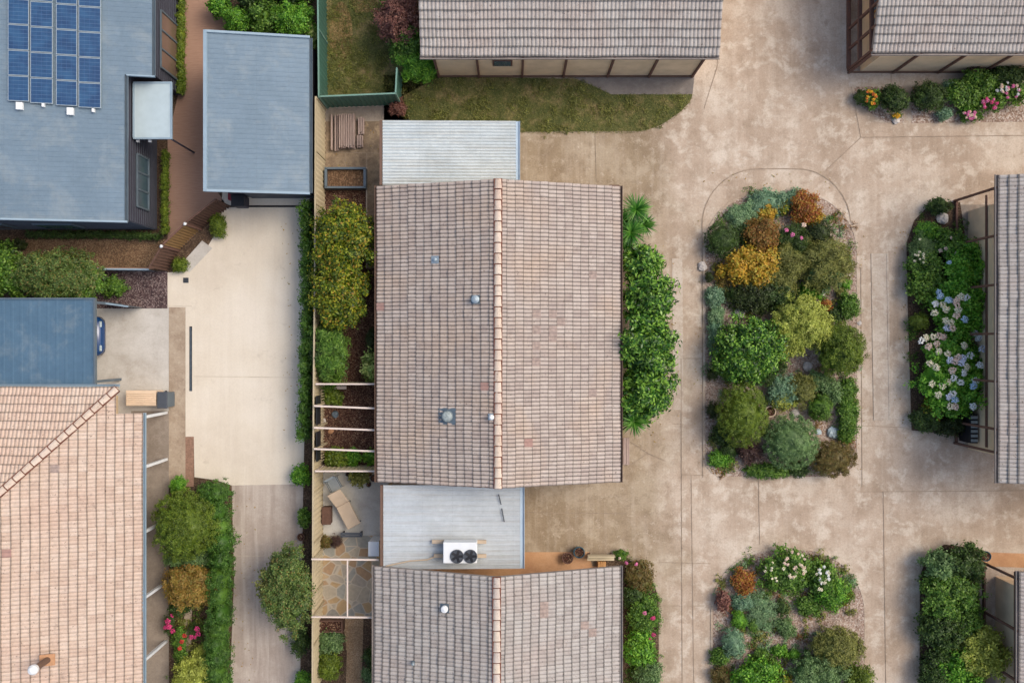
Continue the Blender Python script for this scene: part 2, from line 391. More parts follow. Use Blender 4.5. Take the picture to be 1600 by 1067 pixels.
PET = {'white': m_petal('white_petals', (240,240,228), (250,248,240)), 'cream': m_petal('cream_petals', (234,218,188), (244,232,208)),
 'blue': m_petal('blue_petals', (176,202,226), (206,220,238)), 'lilac': m_petal('lilac_petals', (218,218,236), (230,228,242)),
 'pink': m_petal('pink_petals', (214,104,156), (228,140,180)), 'magenta': m_petal('magenta_petals', (196,50,110), (214,80,134)),
 'red': m_petal('red_petals', (190,40,46), (206,70,60)), 'palepink': m_petal('pale_pink_petals', (234,200,182), (242,216,200)),
 'yellow': m_petal('yellow_petals', (226,168,40), (236,190,60)), 'orange': m_petal('orange_petals', (206,92,52), (220,120,60))}
# ---------------------------------------------------------------- sheets of the setting
def sheet(name, pts, z, mat, px=True):
    P = [Vector(W(x, y, 0)) if px else Vector((x, y, 0)) for x, y in pts]
    for p in P: p.z = z
    tris = tessellate_polygon([P]); mb = MB(); mb.v = [tuple(p) for p in P]
    for a, b, c in tris:
        n = (P[b]-P[a]).cross(P[c]-P[a]); mb.face((a, b, c) if n.z > 0 else (a, c, b))
    return tag(mb.build(name, mat), kind='structure')
def arc(cx, cy, rx, ry, a0, a1, n=16):
    return [(cx + rx*math.cos(math.radians(a0+(a1-a0)*i/n)), cy + ry*math.sin(math.radians(a0+(a1-a0)*i/n))) for i in range(n+1)]
E = .004
sheet('ground', [(-400,-400),(400,-400),(400,400),(-400,400)], 0, M['ground'], False)
sheet('soil', [(-300,-300),(508,-300),(508,1400),(-300,1400)], E, M['soil'])
sheet('courtyard', [(508,-200),(2000,-200),(2000,1300),(508,1300)], E, M['courtyard'])
0 and sheet('driveway', [(812,207),(985,207),(1010,204),(1030,197),(1042,190),(1050,400),(1056,764),(1010,830),(975,870),(812,870)], 2*E, M['brown_concrete'])
sheet('lawn', [(600,118),(900,124),(930,136),(955,148),(1082,148),(1078,160),(1062,176),(1042,190),(1030,197),(1010,204),(985,207),(640,207),(600,207)], 3*E, M['lawn'])
sheet('lawn', [(508,-80),(655,-80),(655,60),(690,118),(630,150),(508,150)], 3*E, M['lawn'])
sheet('bare_ground', arc(533,55,18,52,0,360,24), 4*E, M['dry_patch'])
sheet('bare_ground', [(600,-40),(560,-40),(548,0),(556,22),(590,18),(606,6)], 4*E, M['dry_patch'])
sheet('path', [(890,119),(1085,119),(1082,148),(955,148),(930,136)], 4*E, M['grey_pad'])
sheet('path', [(508,150),(630,150),(640,192),(508,192)], 3*E, M['dim_slab'])
sheet('yard_paving', [(505,190),(600,190),(600,600),(572,600),(572,330),(505,330)], 4*E, M['yard_slab'])
sheet('mulch_bed', [(505,297),(572,297),(572,420),(600,420),(600,734),(505,734)], 5*E, M['mulch'])
sheet('patio', [(505,738),(610,738),(610,836),(505,836)], 4*E, M['patio'])
sheet('flagstone_patio', [(498,836),(610,836),(610,966),(498,966)], 4*E, M['flagstone'])
sheet('mulch_bed', [(498,966),(610,966),(610,1250),(498,1250)], 3*E, M['soil'])
sheet('path', [(536,966),(568,966),(566,1040),(560,1250),(536,1250),(542,1020)], 4*E, M['sand_path'])
sheet('porch_floor', [(795,862),(920,862),(925,884),(980,880),(980,930),(600,930),(600,880)], 4*E, M['orange_slab'])
sheet('garden_bed', [(970,868),(985,872)] + arc(975,950,54,76,-80,0,10) + [(1030,1250),(940,1250),(940,868)], 5*E, M['soil'])
# left side
sheet('deck', [(278,-80),(360,-80),(352,60),(340,300),(352,318),(300,372),(245,420),(150,425),(150,405),(262,374),(262,220),(278,150)], 3*E, M['deck'])
sheet('path', [(-60,374),(262,374),(245,408),(240,418),(-60,418)], 4*E, M['brown_gravel'])
sheet('gravel_bed', [(120,424),(262,424),(262,482),(120,482)], 4*E, M['purple_gravel'])
sheet('driveway', [(260,426),(290,424),(318,396),(340,360),(348,300),(484,300),(474,756),(362,758),(338,750),(304,745),(303,682),(290,682),(290,480),(260,480)], 3*E, M['cream_concrete'])
sheet('path', [(316,376),(332,388),(296,426),(284,412)], 4*E, M['white_slab'])
sheet('carport_floor', [(-60,480),(266,480),(266,690),(-60,690)], 2*E, M['white_slab'])
sheet('path', [(264,480),(290,480),(290,760),(264,760)], 4*E, M['tan_strip'])
sheet('path', [(205,642),(264,642),(264,1250),(205,1250)], 3*E, M['dim_slab'])
sheet('driveway', [(362,758),(474,756),(466,1250),(352,1250),(366,900)], 2*E, M['grey_drive'])
sheet('brick_edging', [(290,682),(303,682),(303,760),(290,760)], 4*E, m_plain('brick_edging', S(150,116,98), .9, .2, 12))
sheet('path', [(288,950),(300,950),(296,1250),(284,1250)], 3*E, M['tan_strip'])
# garden islands, each with a concrete kerb round it
def outline(x0, x1, y0, y1, r0, r1):
    """rounded bed: big radii at the top, small at the bottom"""
    return (arc(x0+r0, y0+r0*1.0, r0, r0, 180, 270, 10) + arc(x1-r0, y0+r0, r0, r0, 270, 360, 10)
            + arc(x1-r1, y1-r1, r1, r1, 0, 90, 6) + arc(x0+r1, y1-r1, r1, r1, 90, 180, 6))
isl1 = outline(1100, 1340, 300, 746, 95, 38)
isl2 = outline(1112, 1352, 857, 1330, 100, 38)
sheet('garden_bed', isl1, 4*E, M['garden_gravel'])
sheet('garden_bed', isl2, 4*E, M['garden_gravel'])
sheet('garden_bed', [(1424,672),(1418,480),(1416,380),(1428,345),(1450,322),(1480,316),(1500,316),(1535,560),(1500,680)], 4*E, M['soil'])
sheet('path', [(1478,660),(1560,660),(1560,320),(1480,320),(1500,420)], 3*E, M['dim_slab'])
sheet('garden_bed', [(1436,1250),(1437,900),(1448,868),(1475,850),(1530,856),(1530,1250)], 4*E, M['soil'])
sheet('path', [(1530,862),(1720,868),(1720,890),(1530,884)], 4*E, M['orange_slab'])
sheet('path', [(1326,108),(1640,108),(1640,136),(1326,136)], 4*E, M['kerb'])
sheet('garden_bed', [(1335,136),(1412,136),(1412,192),(1385,192),(1352,172),(1336,156)], 3*E, M['garden_gravel'])
sheet('garden_bed', [(1424,136),(1640,100),(1640,190),(1424,193)], 3*E, M['garden_gravel'])
# joints: thin dirty seams in the concrete
jm = MB()
def seam(pts, w=.022, z=5*E, px=True):
    P = [Vector(W(*p)) for p in pts]
    for a, b in zip(P[:-1], P[1:]):
        d = (b - a).normalized(); s = Vector((-d.y, d.x, 0)) * w/2 * random.uniform(.7, 1.2)
        jm.poly([(a - s)[:2] + (z,) if 0 else (a.x-s.x, a.y-s.y, z), (b.x-s.x, b.y-s.y, z), (b.x+s.x, b.y+s.y, z), (a.x+s.x, a.y+s.y, z)])
seam(arc(1185,352,88,88,180,270,12) + arc(1245,352,84,88,270,360,12) + [(1331,420)], .045)
seam([(1097,352),(1097,400),(1098,746)], .03); seam([(1345,420),(1347,760)], .03)
seam([(1064,560),(1066,1066)], .03)

for a in ([(1290,267),(1345,215)], [(1066,742),(1100,742)], [(1066,560),(1097,560)], [(1345,560),(1388,560)], [(1348,665),(1416,668)], [(1050,662),(1064,662)],
          [(1345,768),(1600,766)], [(1185,750),(1187,850)], [(1030,946),(1100,946)], [(1080,742),(1084,1067)], [(1030,878),(1110,880)],
          [(985,690),(1012,708),(1040,720)], [(1012,708),(985,726)], [(1330,136),(1345,215)], [(1100,0),(1122,100),(1100,170)], [(1345,215),(1600,212)], [(1392,136),(1392,110)],
          [(508,238),(596,240)], [(573,240),(573,330)], [(508,262),(573,260)], [(540,240),(540,262)], [(573,304),(592,304)], [(572,385),(592,385)],
          [(820,207),(1000,206)], [(930,210),(932,284)], [(815,800),(980,802)], [(1380,768),(1384,1067)]):
    seam(a)
tag(jm.build('paving_joints', M['joint']), kind='structure')
# raised kerbs round the island
def kerb(pts, w, h, name='kerb', mat=None, closed=True):
    mb = MB(); P = [Vector(W(*p)) for p in pts]; n = len(P)
    c = sum(P, Vector()) / n; ring = []
    for i, p in enumerate(P):
        d = (P[(i+1) % n] - P[i-1]) if closed else (P[min(i+1, n-1)] - P[max(i-1, 0)])
        d.normalize(); s = Vector((-d.y, d.x, 0)) * w/2
        ring.append([(p - s), (p + s)])
    k = n if closed else n - 1
    for i in range(k):
        a, b = ring[i], ring[(i+1) % n]
        q = [(a[0].x,a[0].y), (b[0].x,b[0].y), (b[1].x,b[1].y), (a[1].x,a[1].y)]
        mb.poly([(x, y, h) for x, y in q])
        mb.poly([(*q[0], 0), (*q[1], 0), (*q[1], h), (*q[0], h)]); mb.poly([(*q[2], 0), (*q[3], 0), (*q[3], h), (*q[2], h)])
    return tag(mb.build(name, mat or M['kerb']), kind='structure')
kerb(isl1, .1, .03, mat=M['courtyard']); kerb(isl2, .1, .03, mat=M['courtyard'])
sheet('path', [(1361,396),(1388,396),(1392,657),(1365,657)], 4*E, M['kerb']); kerb([(1386,396),(1390,656),(1366,656),(1362,396)], .07, .03)
sheet('path', [(1050,404),(1066,404),(1068,640),(1052,640)], 4*E, M['kerb'])
kerb([(573,262),(573,420)], .05, .06, closed=False)
# ---------------------------------------------------------------- roof builders
PROF = [(0, 0), (.14, .002), (.34, .022), (.56, .031), (.78, .026), (.93, .008)]
def tile_slope(mb, O, U, V, length, slope, gauge=.335, clip=None, special=()):
    O, U, V = Vector(O), Vector(U).normalized(), Vector(V).normalized(); N = U.cross(V)
    if N.z < 0: N = -N
    per = .155; n = int(round(length / per)); per = length / n
    us = []; hs = []
    for i in range(n):
        for a, h in PROF: us.append((i + a) * per); hs.append(h)
    us.append(length); hs.append(0)
    us = np.array(us); hs = np.array(hs); nc = int(round(slope / gauge)); g = slope / nc
    rnd = RNG.normal(0, .005, (nc, n // 2 + 2)); slip = RNG.normal(0, .003, (nc, n // 2 + 2)); shift = RNG.normal(0, .005, nc); wav = RNG.uniform(0, 6, 4)
    o, u, v, nn = map(np.array, (O, U, V, N)); prev = None
    flip = U.cross(V).z < 0
    spec = {}
    for (sx, sy, m) in special:
        spec[(int(sx), int(sy))] = m
    for j in range(nc):
        rr = rnd[j][np.minimum((us / (2*per)).astype(int), n // 2)]
        rows = []
        for vv, hh in ((j*g - .012, .034), ((j+1)*g, .002)):
            sag = .016*np.sin(us*.9 + wav[0]) + .01*np.sin(us*2.3 + wav[1]) + RNG.normal(0, .0015)
            sl_ = slip[j][np.minimum((us / (2*per)).astype(int), n // 2)] if hh > .01 else 0*us
            P = o + (us + shift[j])[:, None]*u + (vv + sl_ + .01*np.sin(us*1.3 + wav[2]))[:, None]*v + (hs + hh + rr + sag)[:, None]*nn
            b = len(mb.v); mb.v += [tuple(p) for p in P.tolist()]; rows.append(b)
        for i in range(len(us) - 1):
            ua, ub = us[i]/(2*per), us[i+1]/(2*per); ub2 = ub - 1e-4
            q = [rows[0]+i, rows[0]+i+1, rows[1]+i+1, rows[1]+i]; w = [(ua+1e-4, j+.0), (ub2, j+.0), (ub2, j+.999), (ua+1e-4, j+.999)]
            if flip: q.reverse(); w.reverse()
            mb.m = spec.get((int(ua + 1e-3), j), 0); mb.face(q, w)
            r0 = prev if prev is not None else None
            if r0 is not None:
                q = [r0+i, r0+i+1, rows[0]+i+1, rows[0]+i]; w = [(ua, j+.01)] * 4
                if flip: q.reverse()
                mb.face(q, w)
        if prev is None:   # butt of the first course
            P = o + us[:, None]*u - .012*v - .01*nn; b = len(mb.v); mb.v += [tuple(p) for p in P.tolist()]
            for i in range(len(us) - 1):
                q = [b+i, b+i+1, rows[0]+i+1, rows[0]+i]; mb.m = 0; mb.face(q[::-1] if flip else q, [(0, j+.01)] * 4)
        prev = rows[1]
    mb.m = 0
def clip_obj(o, co, no):
    """cut away everything on the positive side of a plane (co in world space)"""
    bm = bmesh.new(); bm.from_mesh(o.data); org = ORG[o.name]
    bmesh.ops.bisect_plane(bm, geom=bm.verts[:]+bm.edges[:]+bm.faces[:], plane_co=Vector(co)-org, plane_no=Vector(no), clear_outer=True)
    bm.to_mesh(o.data); bm.free()
def ridge(mb_cap, mb_mortar, A, B, w=.29, lift=.045, cl=.41):
    A, B = Vector(A), Vector(B); d = (B-A); L_ = d.length; d.normalize(); n = max(1, int(round(L_/cl))); cl = L_/n
    s = Vector((d.y, -d.x, 0)).normalized(); up = s.cross(d);
    if up.z < 0: up = -up
    for i in range(n):
        jx = random.uniform(-.008, .008); rows = []
        for k, (t, wf, hf) in enumerate(((0.022, 1.03, .02), (cl-.022, .93, 0))):
            b = len(mb_cap.v)
            for j in range(7):
                a = math.pi * j / 6; q = A + d*(i*cl+t) - s*math.cos(a)*w/2*wf + up*(math.sin(a)*.085 + hf + lift - .055) + s*jx
                mb_cap.v.append(tuple(q))
            rows.append(b)
        for j in range(6):
            mb_cap.face([rows[0]+j, rows[0]+j+1, rows[1]+j+1, rows[1]+j], [(i+.3, .3)]*4)
        for r in rows: mb_cap.face([r+j for j in range(7)], [(i+.3, .3)]*7)
    for sg in (-1, 1):
        p0 = A + s*sg*(w/2-.002); p1 = B + s*sg*(w/2-.002)
        mb_mortar.bar(p0 + up*(lift-.05), p1 + up*(lift-.05), .045, .06)
    mb_mortar.bar(A + up*(lift-.06), B + up*(lift-.06), w*.94, .1)
def gutter(mb, A, B, out, w=.11, h=.09, t=.012):
    """open channel hanging along an eave"""
    A, B, out = Vector(A), Vector(B), Vector(out)
    zz = Vector((0, 0, 1))
    for a, ww, dz, hh in ((out*(w/2), w, -h, t), (out*(w), t*1.5, -h/2, h), (out*0.004, t, -h/2, h)):
        mb.bar(A + a + zz*dz, B + a + zz*dz, ww, hh)
def ribbed(mb, O, U, V, lu, lv, per=.19, h=.007, kind='trap'):
    """steel sheet: ribs run along V, profile across U"""
    O, U, V = Vector(O), Vector(U).normalized(), Vector(V).normalized(); N = U.cross(V)
    if N.z < 0: N = -N
    n = max(1, int(round(lu/per))); per = lu/n
    prof = [(0, 0), (.62, 0), (.7, 1), (.9, 1), (.98, 0)] if kind == 'trap' else [(k/8, .5 - .5*math.cos(2*math.pi*k/8)) for k in range(8)]
    us = [(i+a)*per for i in range(n) for a, q in prof] + [lu]; hs = [q*h for i in range(n) for a, q in prof] + [0]
    b = len(mb.v); m = len(us)
    for vv in (0, lv):
        mb.v += [tuple(O + U*u + V*vv + N*q) for u, q in zip(us, hs)]
    for vv in (0, lv):
        mb.v += [tuple(O + U*u + V*vv + N*(q-.006)) for u, q in zip(us, hs)]
    for i in range(m-1):
        mb.face([b+i, b+i+1, b+m+i+1, b+m+i]); mb.face([b+2*m+i+1, b+2*m+i, b+3*m+i, b+3*m+i+1])
        mb.face([b+i, b+2*m+i, b+2*m+i+1, b+i+1]); mb.face([b+m+i, b+m+i+1, b+3*m+i+1, b+3*m+i])
def gable_house(name, label, cx, cy, ang, length, half, ze, zr, tile, cap, group, wall_in=(.5, .5, .3, .3), special_l=(), special_r=(), gut='gutter_grey', wallmat='brick'):
    """ridge runs along local Y. ang turns the house. returns root and a local->world function"""
    ca, sa = math.cos(ang), math.sin(ang)
    def G(x, y, z): return Vector((cx + x*ca - y*sa, cy + x*sa + y*ca, z))
    def D(x, y, z): return Vector((x*ca - y*sa, x*sa + y*ca, z))
    root = empty(name, (cx, cy, 0), label, 'house', group)
    hl = length/2; rise = zr - ze; sl = math.hypot(half, rise)
    mb = MB()
    tile_slope(mb, G(-half, -hl, ze), D(0, 1, 0), D(half, 0, rise), length, sl, special=special_l)
    tile_slope(mb, G(half, -hl, ze), D(0, 1, 0), D(-half, 0, rise), length, sl, special=special_r)
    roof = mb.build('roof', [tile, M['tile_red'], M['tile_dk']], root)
    c, m = MB(), MB(); ridge(c, m, G(0, -hl-.01, zr), G(0, hl+.01, zr))
    c.build('ridge_cap', cap, roof); m.build('ridge_mortar', M['mortar'], roof)
    for y in (-hl+.02, hl-.02):
        for sx in (-1, 1): mb = MB(); mb.bar(G(sx*half, y, ze-.09), G(0, y, zr-.09), .03, .16); mb.build('bargeboard', M[gut], root)
    for sx in (-1, 1):
        mb = MB(); gutter(mb, G(sx*half, -hl-.02, ze+.02), G(sx*half, hl+.02, ze+.02), D(sx, 0, 0)); mb.build('gutter', M[gut], root)
    mb = MB(); x0, x1, y0, y1 = -half+wall_in[0], half-wall_in[1], -hl+wall_in[2], hl-wall_in[3]
    zt = lambda x: zr - abs(x)/half*rise - .07
    pr = [(x0, 0), (x1, 0), (x1, zt(x1)), (0, zt(0)), (x0, zt(x0))]
    for y, rev in ((y0, 0), (y1, 1)):
        q = [G(x, y, z) for x, z in pr]; mb.poly(q[::-1] if rev else q)
    for k in range(5):
        a, b = pr[k], pr[(k+1) % 5]; mb.poly([G(a[0], y0, a[1]), G(a[0], y1, a[1]), G(b[0], y1, b[1]), G(b[0], y0, b[1])])
    wall = mb.build('wall', M[wallmat], root)
    return root, roof, wall, G, D
# ---------------------------------------------------------------- the tiled houses
# main unit
ridge_x, eave_l, eave_r, ytop, ybot = -.53, -5.33, 4.26, 6.15, -5.56
mainL = dict(length=ytop-ybot, half=(eave_r-eave_l)/2)
def tidx(px, py, side, cy=(ytop+ybot)/2, cx=ridge_x, half=4.8, ln=ytop-ybot, ze=2.5, zr=4.1):
    z = ze
    for _ in range(5):
        X, Y, _z = W(px, py, z); z = zr - abs(X-cx)/half*(zr-ze)
    u = (Y - (cy-ln/2)) / (ln/round(ln/.155)) / 2; sl = math.hypot(half, zr-ze); v = (half-abs(X-cx))/half*sl/(sl/round(sl/.335))
    return int(u), int(v)
spl = [(*tidx(756,600,0), 1), (*tidx(601,485,0), 1)]
spr = [(*tidx(829,688,1), 1), (*tidx(842,490,1), 2), (*tidx(866,490,1), 2), (*tidx(842,512,1), 2), (*tidx(866,512,1), 2), (*tidx(842,540,1), 2), (*tidx(866,528,1), 2),
       (*tidx(842,560,1), 2), (*tidx(925,425,1), 2), (*tidx(878,505,1), 2), (*tidx(930,618,1), 2)]
root, roof, wall, G, D = gable_house('brick_house', 'pink grey tiled gable house with four roof vents, in the middle of the photo', ridge_x, (ytop+ybot)/2, 0,
    ytop-ybot, 4.795, 2.5, 4.1, M['tile_main'], M['cap'], 'tiled gable houses round the shared court', special_l=spl, special_r=spr, gut='gutter_brown')
MAIN = root
def on_roof(px, py, cx=ridge_x, half=4.795, ze=2.5, zr=4.1):
    z = ze
    for _ in range(6):
        X, Y, _z = W(px, py, z); z = zr - abs(X-cx)/half*(zr-ze)
    return X, Y, z
def flashing(parent, roof, px, py, w, h, mat, cx=ridge_x, dirn=-1):
    X, Y, z = on_roof(px, py, cx); k = (4.1-2.5)/4.795
    mb = MB(); mb.box(-w/2, w/2, -h/2, h/2, .045, .058, lambda x, y, q: (X+x, Y+y, z + (-dirn)*x*k*1.0 + q if dirn < 0 else z - x*k + q))
    return mb.build('flashing', mat, roof), (X, Y, z)
def roof_vent(roof, px, py, r, h, sq, cap_mat='galv', cx=ridge_x, base='galv'):
    fl, (X, Y, z) = flashing(None, roof, px, py, sq, sq, M[base], cx)
    mb = MB(); mb.lathe((X, Y, z), [(r*.8, .03), (r*.8, h*.55), (r*1.05, h*.6), (r, h*.85), (r*.55, h), (.01, h*1.03)], 20)
    mb.build('roof_vent', M[cap_mat], roof, smooth=False)
roof_vent(roof, 680, 406, .07, .14, .3)
roof_vent(roof, 743, 468, .15, .3, .34, 'galv', base='steelgrey')
fl, (X, Y, z) = flashing(None, roof, 699, 650, .68, .64, M['steelgrey'])
mb = MB(); mb.lathe((X, Y, z), [(.24, .02), (.24, .14), (.21, .17)], 24); mb.build('skylight_rim', M['steelgrey'], roof)
mb = MB(); mb.lathe((X, Y, z), [(.21, .165), (.2, .2), (.15, .235), (.07, .25), (.01, .253)], 24); mb.build('skylight_dome', M['skylight'], roof, smooth=True)
roof_vent(roof, 768, 651, .1, .34, .26, 'white')
for (px, py) in ((966,290),(968,750)):
    X, Y, z = W(px, py, 2.5); mb = MB(); mb.tube([(X-.35, Y, 2.38), (X+.02, Y, 2.38), (X+.02, Y, 0)], .05, 8); mb.build('downpipe', M['gutter_brown'], root)
# neighbour below
root, roof2, wall, G, D = gable_house('brick_house', 'grey tiled gable house with one round white vent, directly below the middle house', -.58, -8.9-5.85, 0,
    11.7, 4.85, 2.5, 4.15, M['tile_grey'], M['cap_grey'], 'tiled gable houses round the shared court',
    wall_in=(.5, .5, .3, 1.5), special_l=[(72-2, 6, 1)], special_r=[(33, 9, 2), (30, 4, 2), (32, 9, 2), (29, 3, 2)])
r0 = ridge_x
def on2(px, py):
    z = 2.5
    for _ in range(6):
        X, Y, _z = W(px, py, z); z = 4.15 - abs(X+.58)/4.85*1.65
    return X, Y, z
for (px, py, r, h, sq, c) in ((695, 949, .13, .3, .34, 'white'), (646, 1034, .06, .3, .14, 'galv')):
    X, Y, z = on2(px, py)
    mb = MB(); mb.box(-sq/2, sq/2, -sq/2, sq/2, .045, .06, lambda x, y, q: (X+x, Y+y, z + x*.34 + q)); mb.build('flashing', M['steelgrey'], roof2)
    mb = MB(); mb.lathe((X, Y, z), [(r*.8, .03), (r*.8, h*.5), (r*1.1, h*.55), (r, h*.85), (.02, h)], 18); mb.build('roof_vent', M[c], roof2)
# top row and right row
def posts(root, G, D, xs, y_or_x, axis, zt, mat='brown', w=.09):
    for p in xs:
        mb = MB(); mb.box(p-w/2, p+w/2, y_or_x-w/2, y_or_x+w/2, 0, zt) if axis == 'x' else mb.box(y_or_x-w/2, y_or_x+w/2, p-w/2, p+w/2, 0, zt)
        mb.build('post', M[mat], root, bevel=.005)
# top house: eave faces picture-down. local +x -> world -Y when ang=-90deg
def row_house(label, x0, x1, ye, ze, zr, post_x, wy, gx=(.6, .6)):
    ln = x1-x0; cx = (x0+x1)/2; half = 4.8
    # ang = -pi/2: local x -> -Y (so +half eave is the lower one), local y -> +X
    root, roof, wall, G, D = gable_house('brick_house', label, cx, ye+half, -math.pi/2, ln, half, ze, zr, M['tile_grey'], M['cap_grey'],
        'tiled gable houses round the shared court', wall_in=(.3, ye+half-(wy-0)+0 if 0 else (wy-ye), gx[0], gx[1]))
    posts(root, G, D, post_x, wy-.04, 'x', ze-.05)
    mb = MB(); mb.box(min(post_x)-.05, max(post_x)+.05, wy-.06, wy-.005, .0, .14); mb.build('plinth', M['gutter_brown'], root)
    return root, roof
rt, rf = row_house('long grey tiled house at the top, its beige posted wall facing the lawn', -3.6, 8.14, 11.2, 2.8, 4.4,
    [(p-800)/36.84 for p in (686, 748.6, 816, 880, 949, 1013.5, 1081)], 11.24, (.5, .5))
mb = MB(); X, Y, z = W(785, 96, 2.3); mb.box(X-.4, X+.4, 11.2, 11.23, 1.5, 2.2); fr = mb.build('window', M['brown'], rt)
mb = MB(); mb.box(X-.34, X+.34, 11.185, 11.198, 1.56, 2.14); mb.build('pane', M['glass'], fr)
rt, rf = row_house('grey tiled house in the top right corner, beige posted walls above flower beds', 14.2, 25.9, 11.38, 2.7, 4.3,
    [14.27, 16.15, 18.05, 19.9, 21.7, 23.5], 11.42, (.55, .5))
# its near end: brown frame with glazing
for k, yy in enumerate((11.5, 12.35, 13.2, 14.4, 15.8)):
    mb = MB(); mb.box(14.2, 14.3, yy-.05, yy+.05, 0, 2.7 + (yy-11.4)*.33); mb.build('post', M['brown'], rt)
for z0 in (.03, 1.25, 2.45):
    mb = MB(); mb.box(14.17, 14.32, 11.55, 20.6, z0, z0+.12); mb.build('rail', M['brown'], rt)
for (y0, y1, z0, z1) in ((13.3, 14.3, 1.4, 2.4), (12.45, 13.1, 1.4, 2.4)):
    mb = MB(); mb.box(14.66, 14.70, y0, y1, z0, z1); fr = mb.build('window', M['orange_wood'], rt)
    mb = MB(); mb.box(14.64, 14.655, y0+.07, y1-.07, z0+.07, z1-.07); mb.build('pane', M['glass'], fr)
def side_house(label, xe, y0, y1, ze, zr, post_y):
    ln = y1-y0; half = 4.8
    root, roof, wall, G, D = gable_house('brick_house', label, xe+half, (y0+y1)/2, 0, ln, half, ze, zr, M['tile_grey'], M['cap_grey'],
        'tiled gable houses round the shared court', wall_in=(.55, .3, .9, .9))
    posts(root, G, D, post_y, xe-.02, 'y', ze-.05)
    for (xx, z0, w) in ((xe+.0, ze-.22, .1), (xe+.02, .02, .08)):
        mb = MB(); mb.box(xx-w/2, xx+w/2, min(post_y), max(post_y), z0, z0+.14); mb.build('beam', M['brown'], root)
    mb = MB(); mb.box(xe+.49, xe+.53, min(post_y), max(post_y), 1.5, 1.62); mb.build('rail', M['brown'], root)
    return root
rt = side_house('grey tiled house on the right edge beside the hydrangea bed, with a brown posted verandah', 18.78, -5.45, 6.42, 3.4, 5.0, [5.95, 4.1, 2.2, .3, -1.55, -3.4, -4.3])
mb = MB(); mb.box(18.95, 19.03, -3.0, 5.9, 2.9, 3.02); mb.build('beam', M['orange_wood'], rt)
rt = side_house('tiled house in the lower right corner with brown posts beside a leafy bed', 19.95, -20.9, -9.05, 2.75, 4.35, [-9.35, -11.4, -13.4, -15.4])
# bottom-left hipped house
root = empty('brick_house', (-19, -9, 0), 'large pink tiled hipped house in the lower left, white verandah posts along its side', 'house')
k = .33
mb = MB(); n3 = Vector((1, 0, -k)); 
xe, ye = -14.63, -1.8; vr = Vector((-1, 0, k)).normalized()
S_len = 6.6*math.sqrt(1+k*k)
tile_slope(mb, (xe, -17.5, 2.5), (0, 1, 0), vr, 15.7, S_len, special=[(30, 14, 1), (40, 9, 2)])
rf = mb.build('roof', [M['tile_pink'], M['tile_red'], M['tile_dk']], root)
hc = Vector((-15.45, -1.8, 0))
clip_obj(rf, hc, Vector((-1, 1, 0)))                    # the hip
bm = bmesh.new(); bm.from_mesh(rf.data); org = ORG[rf.name]
dele = [f for f in bm.faces if (f.calc_center_median()+org).x > -15.45 and (f.calc_center_median()+org).y > -2.83]
bmesh.ops.delete(bm, geom=dele, context='FACES'); bm.to_mesh(rf.data); bm.free()
mb = MB(); tile_slope(mb, (-23.5, ye, 2.77), (1, 0, 0), Vector((0, -1, k)), 23.5-15.45, 5.8*math.sqrt(1+k*k))
o = mb.build('roof', [M['tile_pink']], root); clip_obj(o, hc, Vector((1, -1, 0)))
mb = MB(); tile_slope(mb, (-27.8, -17.5, 2.5), (0, 1, 0), Vector((1, 0, k)), 13.2, S_len); mb.build('roof', [M['tile_pink']], root)
c, m = MB(), MB(); ridge(c, m, (-15.5, -1.85, 2.8), (-20.9, -7.25, 4.6), .27, .07); c.build('ridge_cap', M['cap'], rf); m.build('ridge_mortar', M['mortar'], rf); c, m = MB(), MB(); ridge(c, m, (-21.23, -17.4, 4.7), (-21.23, -7.4, 4.7), .27, .05)
c.build('ridge_cap', M['cap'], rf); m.build('ridge_mortar', M['mortar'], rf)
mb = MB(); gutter(mb, (xe, -17.5, 2.52), (xe, -2.83, 2.52), (1, 0, 0)); mb.build('gutter', M['trim_blue'], root)
mb = MB(); gutter(mb, (-23.5, ye, 2.79), (-15.45, ye, 2.79), (0, 1, 0)); mb.build('gutter', M['trim_blue'], root)
mb = MB(); mb.box(-27.5, -16.7, -17.2, -2.3, 0, 2.5); mb.build('wall', M['brick'], root)
for (y0, y1) in ((-4.6, -3.6), (-8, -6.4), (-11.4, -10)):
    mb = MB(); mb.box(-16.698, -16.65, y0, y1, .9, 2.1); fr = mb.build('window', M['white'], root)
    mb = MB(); mb.box(-16.648, -16.63, y0+.07, y1-.07, .97, 2.03); mb.build('pane', M['glass'], fr)
for py in (652, 730, 832, 935, 1033):
    Y = (533.5-py)/F*35.55
    mb = MB(); mb.box(-14.72, -14.6, Y-.055, Y+.055, 0, 2.42); mb.build('post', M['white'], root, bevel=.006)
# flue
X, Y, z = W(75, 1030, 3.75)
mb = MB(); mb.box(-.25, .25, -.22, .22, .03, .07, lambda x, y, q: (X+x, Y+y, z - x*k + q)); mb.build('flashing', M['terracotta'], rf)
mb = MB(); mb.tube([(X, Y, z-.1), (X, Y, z+.95)], .12, 14); fl = mb.build('flue', M['gutter_brown'], rf)
mb = MB(); mb.lathe((X, Y, z), [(.1, .9), (.17, .95), (.19, 1.1), (.12, 1.22), (.02, 1.26)], 16); mb.build('flue_cowl', M['white'], rf)
